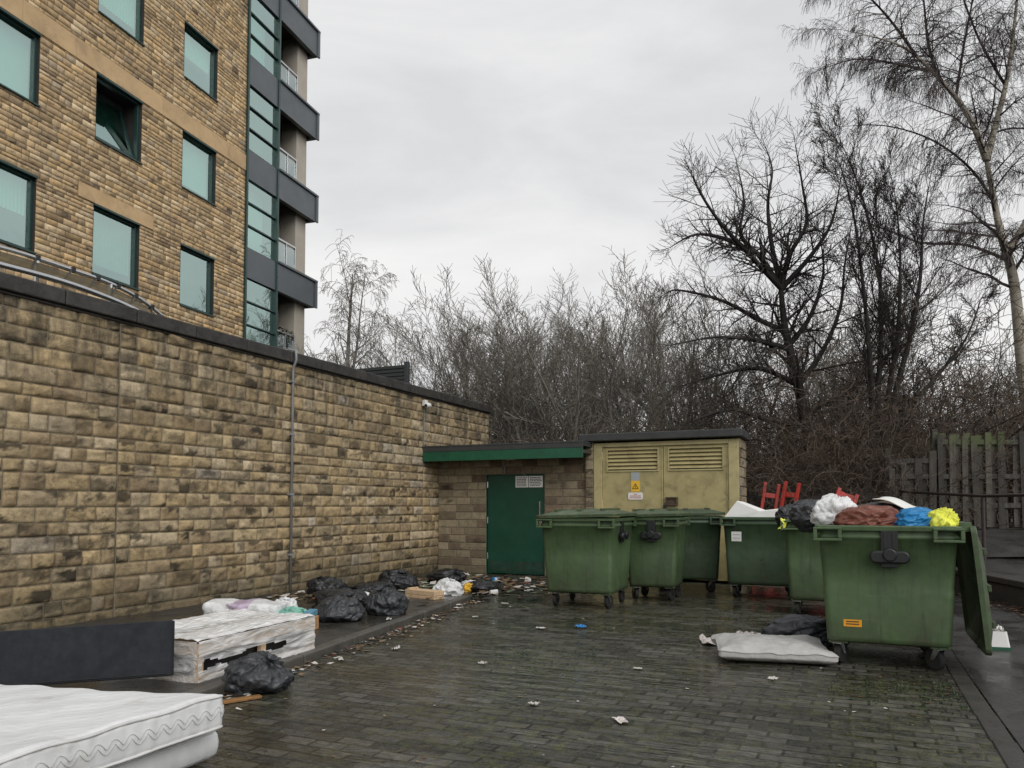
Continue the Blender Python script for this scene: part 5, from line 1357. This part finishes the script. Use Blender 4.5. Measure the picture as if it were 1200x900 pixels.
for i, pts in enumerate([[hub, (890, 300), (868, 275), (872, 235), (862, 185)], [hub, (925, 300), (945, 262), (940, 215), (932, 170)], [hub, (905, 290), (900, 240), (905, 200), (897, 172)], [hub, (880, 300), (845, 262), (820, 225), (812, 205)],
                         [(885, 297), (850, 280), (815, 275), (785, 290)], [hub, (950, 300), (975, 260), (985, 210)], [(922, 390), (890, 375), (845, 352), (795, 340), (778, 345)], [(926, 410), (890, 400), (840, 395), (785, 405)],
                         [mid, (890, 432), (840, 440), (790, 455)], [(945, 500), (900, 492), (860, 480), (820, 490), (800, 500)], [mid, (965, 410), (985, 360), (990, 310), (1000, 250)], [(925, 405), (950, 370), (965, 320), (960, 270)]]):
    T.main(rel(L_(pts, 18 , .32 * (-1) ** i * (.4 + .2 * (i % 4)))), (.075, .018), PH1, 1, .08, .62)
plant('hawthorn_tree', T, tuple(O), 'dark gnarled bare tree with a crooked trunk beside the substation', 'tree', M['bark_dark'], M['twig_dark'], 1)
PS = dict(seg=[7, 6, 5, 4], wob=[.08, .12, .14, .15], up=[.05, .08, .08, .06], n=[17, 12, 9, 0], start=[.2, .15, .1, .1], ang=[(20, 50), (20, 50), (25, 55), (25, 60)], len=[.4, .5, .55, .6], rr=.45, rmin=.0045, max=3)
O = cam_pt(1022, 592, 17.4); O.z = .6; T = Tree(19)
for pts in ([(1020, 595), (1022, 500), (1020, 430), (1012, 340), (1000, 250), (985, 195)], [(1024, 595), (1028, 480), (1032, 400), (1030, 320), (1010, 230), (985, 165)], [(1026, 590), (1040, 470), (1052, 390), (1055, 300), (1048, 220)], [(1026, 590), (1045, 480), (1065, 400), (1078, 330), (1082, 260), (1090, 210)], [(1022, 560), (1050, 500), (1090, 450), (1130, 400), (1150, 350)]):
    T.main(rel(L_(pts, 17.4, rnd.uniform(-.25, .25))), (.085, .015), PS, 0, .25, .55)
plant('multi_stem_tree', T, tuple(O), 'dark bare tree of several upright stems left of the birch', 'tree', M['bark_dark'], M['twig_dark'], 1)

# upright grey trees further back: three prototypes and copies
PU = dict(seg=[8, 6, 5, 4], wob=[.05, .08, .10, .12], up=[.03, .08, .09, .06], n=[14, 9, 6, 0], start=[.2, .15, .1, .1], ang=[(18, 42), (20, 48), (20, 50), (20, 50)], len=[.45, .48, .5, .5], rr=.42, rmin=.006, max=3)
protos = []
G2 = 'bare trees behind the outbuildings'
labs = iter(['slender bare tree directly above the green roof edge', 'tall fan shaped bare tree left of the substation roof', 'bushy grey bare tree above the substation roof', 'bare tree just beyond the end of the sandstone wall', 'thin stemmed bare tree right of the plant screen', 'low bare tree showing over the wall coping', 'bare tree filling the gap behind the substation louvres', 'tall bare tree left of the dark gnarled one', 'faint bare tree far behind the wall end', 'faint bare tree far beyond the green roof', 'faint bare tree far behind the substation', 'faint bare tree far beyond the gnarled tree', 'small bare tree at the far right beyond the fence', 'bare tree seen between birch trunk and multi stemmed tree', 'bare tree behind the bramble heap', 'small bare tree among the thicket left of the fence', 'bare tree far right behind the birch trunk', 'thin bare tree by the railing behind the barriers'])
for sd, nst in ((31, 5), (37, 3), (43, 7)):
    T = Tree(sd); rd = random.Random(sd)
    for k in range(nst):
        a = rd.uniform(0, 6.28); tilt = rd.uniform(.08, .55); H_ = rd.uniform(7.2, 9.6)
        T.branch(Vector((math.cos(a) * .25, math.sin(a) * .25, 0)), Vector((math.cos(a) * tilt, math.sin(a) * tilt, 1)), H_, rd.uniform(.06, .11), 0, PU)
    protos.append(T)
# photo column, distance, height in the photo (row of the crown top), prototype
sp_ = [(585, 22, 345, 1), (648, 20.5, 308, 0), (725, 21.5, 300, 2), (615, 26, 330, 2), (525, 24, 352, 2), (478, 26, 368, 1), (775, 23, 300, 0), (800, 27, 290, 1), (555, 28, 345, 0), (690, 23, 305, 1), (700, 30, 320, 1), (860, 30, 300, 2), (1180, 27, 400, 2), (1110, 25, 370, 2), (985, 24, 360, 2), (1070, 21, 400, 0), (1230, 24, 380, 1), (905, 23, 360, 0)]
ph_ = [max(p.z for l in T_.lines for p in l[0]) for T_ in protos]
spots = [(u, d, ((592 - v) / 900 * d + 1.25) / ph_[k], k) for (u, d, v, k) in sp_]
tr_ = random.Random(404)
made = {}
for (u, d, s, k) in spots:
    p = cam_pt(u, 592, d); lab = next(labs)
    if k not in made:
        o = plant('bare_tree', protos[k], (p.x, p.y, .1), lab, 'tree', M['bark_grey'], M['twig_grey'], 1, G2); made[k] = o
    else:
        o = copy_tree(made[k]); o['label'] = lab
    o.location = (p.x, p.y, .1); o.rotation_euler = (0, 0, tr_.uniform(0, 6.28)); o.scale = (s * 1.35, s * 1.35, s)
# weeping birch beyond the tower
PW = dict(seg=[8, 6, 6, 5], wob=[.04, .1, .12, .1], up=[.02, .03, -.16, -.35], n=[14, 8, 7, 0], start=[.25, .2, .1, .1], ang=[(30, 55), (30, 60), (30, 70), (20, 60)], len=[.36, .5, .7, .7], rr=.4, rmin=.006, max=3)
T = Tree(52); T.branch(Vector((0, 0, 0)), Vector((.02, 0, 1)), 8.6, .14, 0, PW); T.branch(Vector((0, 0, 3)), Vector((.2, .1, 1)), 5.5, .07, 0, PW)
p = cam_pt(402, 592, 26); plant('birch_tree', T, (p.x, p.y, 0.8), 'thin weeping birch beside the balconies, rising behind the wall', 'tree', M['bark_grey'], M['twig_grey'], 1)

# shrubs: arching brown stems
PR = dict(seg=[9, 6, 4], wob=[.16, .25, .3], up=[-.10, -.06, -.05], n=[7, 4, 0], start=[.15, .1], ang=[(25, 80), (30, 80)], len=[.4, .5], rr=.6, rmin=.004, max=2)
sprot = []
for sd in (61, 67):
    T = Tree(sd); rd = random.Random(sd)
    for k in range(85):
        a = rd.uniform(0, 6.28); r0 = rd.uniform(0, .9); tl = rd.uniform(.1, .9)
        T.branch(Vector((math.cos(a) * r0, math.sin(a) * r0 * .7, 0)), Vector((math.cos(a) * tl, math.sin(a) * tl, 1)), rd.uniform(1.6, 3.6), rd.uniform(.008, .018), 0, PR)
    sprot.append(T)
G3 = 'bramble and scrub bushes behind the bins'
sl = [(915, 16.6, 'brown scrub bush behind the black sacks', 1.0, 1), (955, 16.2, 'brown bramble heap left of the white bag', .95, 0), (1000, 15.9, 'dense brown bramble heap directly behind the white bag', 1.1, 1), (1045, 16.4, 'brown bramble tangle beside the low end of the fence', 1.1, 0), (1090, 18.6, 'scrub bush behind the mossy fence tops', 1.7, 1), (1150, 20.5, 'scrub bush behind the fence near the birch foot', 1.9, 0), (860, 18.6, 'scrub bush at the back right corner of the substation', 1.15, 0), (1210, 19.5, 'scrub bush at the far right behind the fence', 1.2, 1), (975, 18.5, 'taller scrub bush under the gnarled tree', 1.5, 0), (1035, 19.0, 'taller scrub bush under the multi stemmed tree', 2.0, 1),
      (600, 20, 'low scrub bush behind the green edged roof', 1.2, 0), (670, 20.5, 'low scrub bush left of the substation roof', 1.25, 1), (745, 20, 'low scrub bush behind the substation roof', 1.35, 0), (810, 20, 'low scrub bush behind the right of the substation roof', 1.4, 1), (545, 24, 'scrub bush beyond the end of the sandstone wall', 1.5, 0)]
mades = {}
for (u, d, lab, s, k) in sl:
    p = cam_pt(u, 592, d); z = .5 if u > 880 and u < 1060 else (.8 if u >= 1060 else .1)
    if k not in mades:
        mades[k] = o = plant('scrub_bush', sprot[k], (p.x, p.y, z), lab, 'bush', M['bramble'], M['bramble'], -1, G3)
    else: o = copy_tree(mades[k]); o['label'] = lab
    o.location = (p.x, p.y, z); o.scale = (s, s, s); o.rotation_euler = (0, 0, rnd.uniform(0, 6.28))
# far tree line
T = Tree(77); rd = random.Random(77)
PF = dict(seg=[5, 4, 3], wob=[.06, .1, .1], up=[.05, .1, .1], n=[12, 6, 0], start=[.2, .1], ang=[(20, 50), (20, 50)], len=[.4, .45], rr=.5, rmin=.014, max=2)
for k in range(70):
    u = rd.uniform(380, 1300); d = rd.uniform(42, 75); p = cam_pt(u, 592, d); p.z = 0
    T.branch(p, Vector((rd.gauss(0, .12), rd.gauss(0, .12), 1)), rd.uniform(4, 7), .07, 0, PF)
a, b = T.meshes(9)
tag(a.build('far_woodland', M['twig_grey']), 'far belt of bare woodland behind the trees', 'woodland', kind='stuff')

# ================================================================== LIGHT, SKY, CAMERA
w = bpy.data.worlds.new('World'); scene.world = w; w.use_nodes = True; nt = w.node_tree
bg = nt.nodes['Background']
sky = nt.nodes.new('ShaderNodeTexSky'); sky.sky_type = 'NISHITA'; sky.sun_disc = False; sky.sun_elevation = R(38); sky.sun_rotation = R(130); sky.air_density = 1; sky.dust_density = 4
hs = nt.nodes.new('ShaderNodeHueSaturation'); hs.inputs['Saturation'].default_value = .08; nt.links.new(sky.outputs[0], hs.inputs['Color'])
tc = nt.nodes.new('ShaderNodeTexCoord'); mp = nt.nodes.new('ShaderNodeMapping'); mp.inputs['Scale'].default_value = (1, 1, 3.2); nt.links.new(tc.outputs['Generated'], mp.inputs[0])
c1 = noise_tex(nt, mp.outputs[0], 2.6, 7, .55, .35)
cl = ramp(nt, c1, [(.36, (6.8, 6.88, 7.0)), (.50, (7.6, 7.64, 7.7)), (.66, (8.4, 8.4, 8.38))])
sx = nt.nodes.new('ShaderNodeSeparateXYZ'); nt.links.new(tc.outputs['Generated'], sx.inputs[0])
gr = ramp(nt, sx.outputs['Z'], [(.1, (1.06, 1.055, 1.045)), (.75, (.90, .905, .915))])
cl = mix(nt, 1, cl, gr, 'MULTIPLY')
fin = mix(nt, .97, hs.outputs[0], cl)
nt.links.new(fin, bg.inputs['Color']); bg.inputs['Strength'].default_value = .10
sl_ = bpy.data.lights.new('Sun', 'SUN'); sl_.energy = 1.5; sl_.angle = R(50); sl_.color = (1, .97, .93)
so = bpy.data.objects.new('sun_light', sl_); COL.objects.link(so); so.rotation_euler = (R(52), 0, R(50))

cam = bpy.data.cameras.new('Camera'); co = bpy.data.objects.new('camera', cam); COL.objects.link(co)
co.location = (0, 0, 1.35); co.rotation_euler = (R(92.5), 0, R(24)); cam.lens = 27; cam.sensor_width = 36; cam.shift_y = 103 / 1200; cam.clip_end = 3000; cam.clip_start = .05
scene.camera = co
vs = scene.view_settings; vs.view_transform = 'Standard'; vs.look = 'None'; vs.exposure = .12; vs.gamma = 1
scene.render.engine = 'CYCLES'
cy = scene.cycles
cy.use_denoising = True; cy.max_bounces = 6; cy.diffuse_bounces = 3; cy.glossy_bounces = 3; cy.transparent_max_bounces = 12; cy.transmission_bounces = 2; cy.caustics_reflective = False; cy.caustics_refractive = False
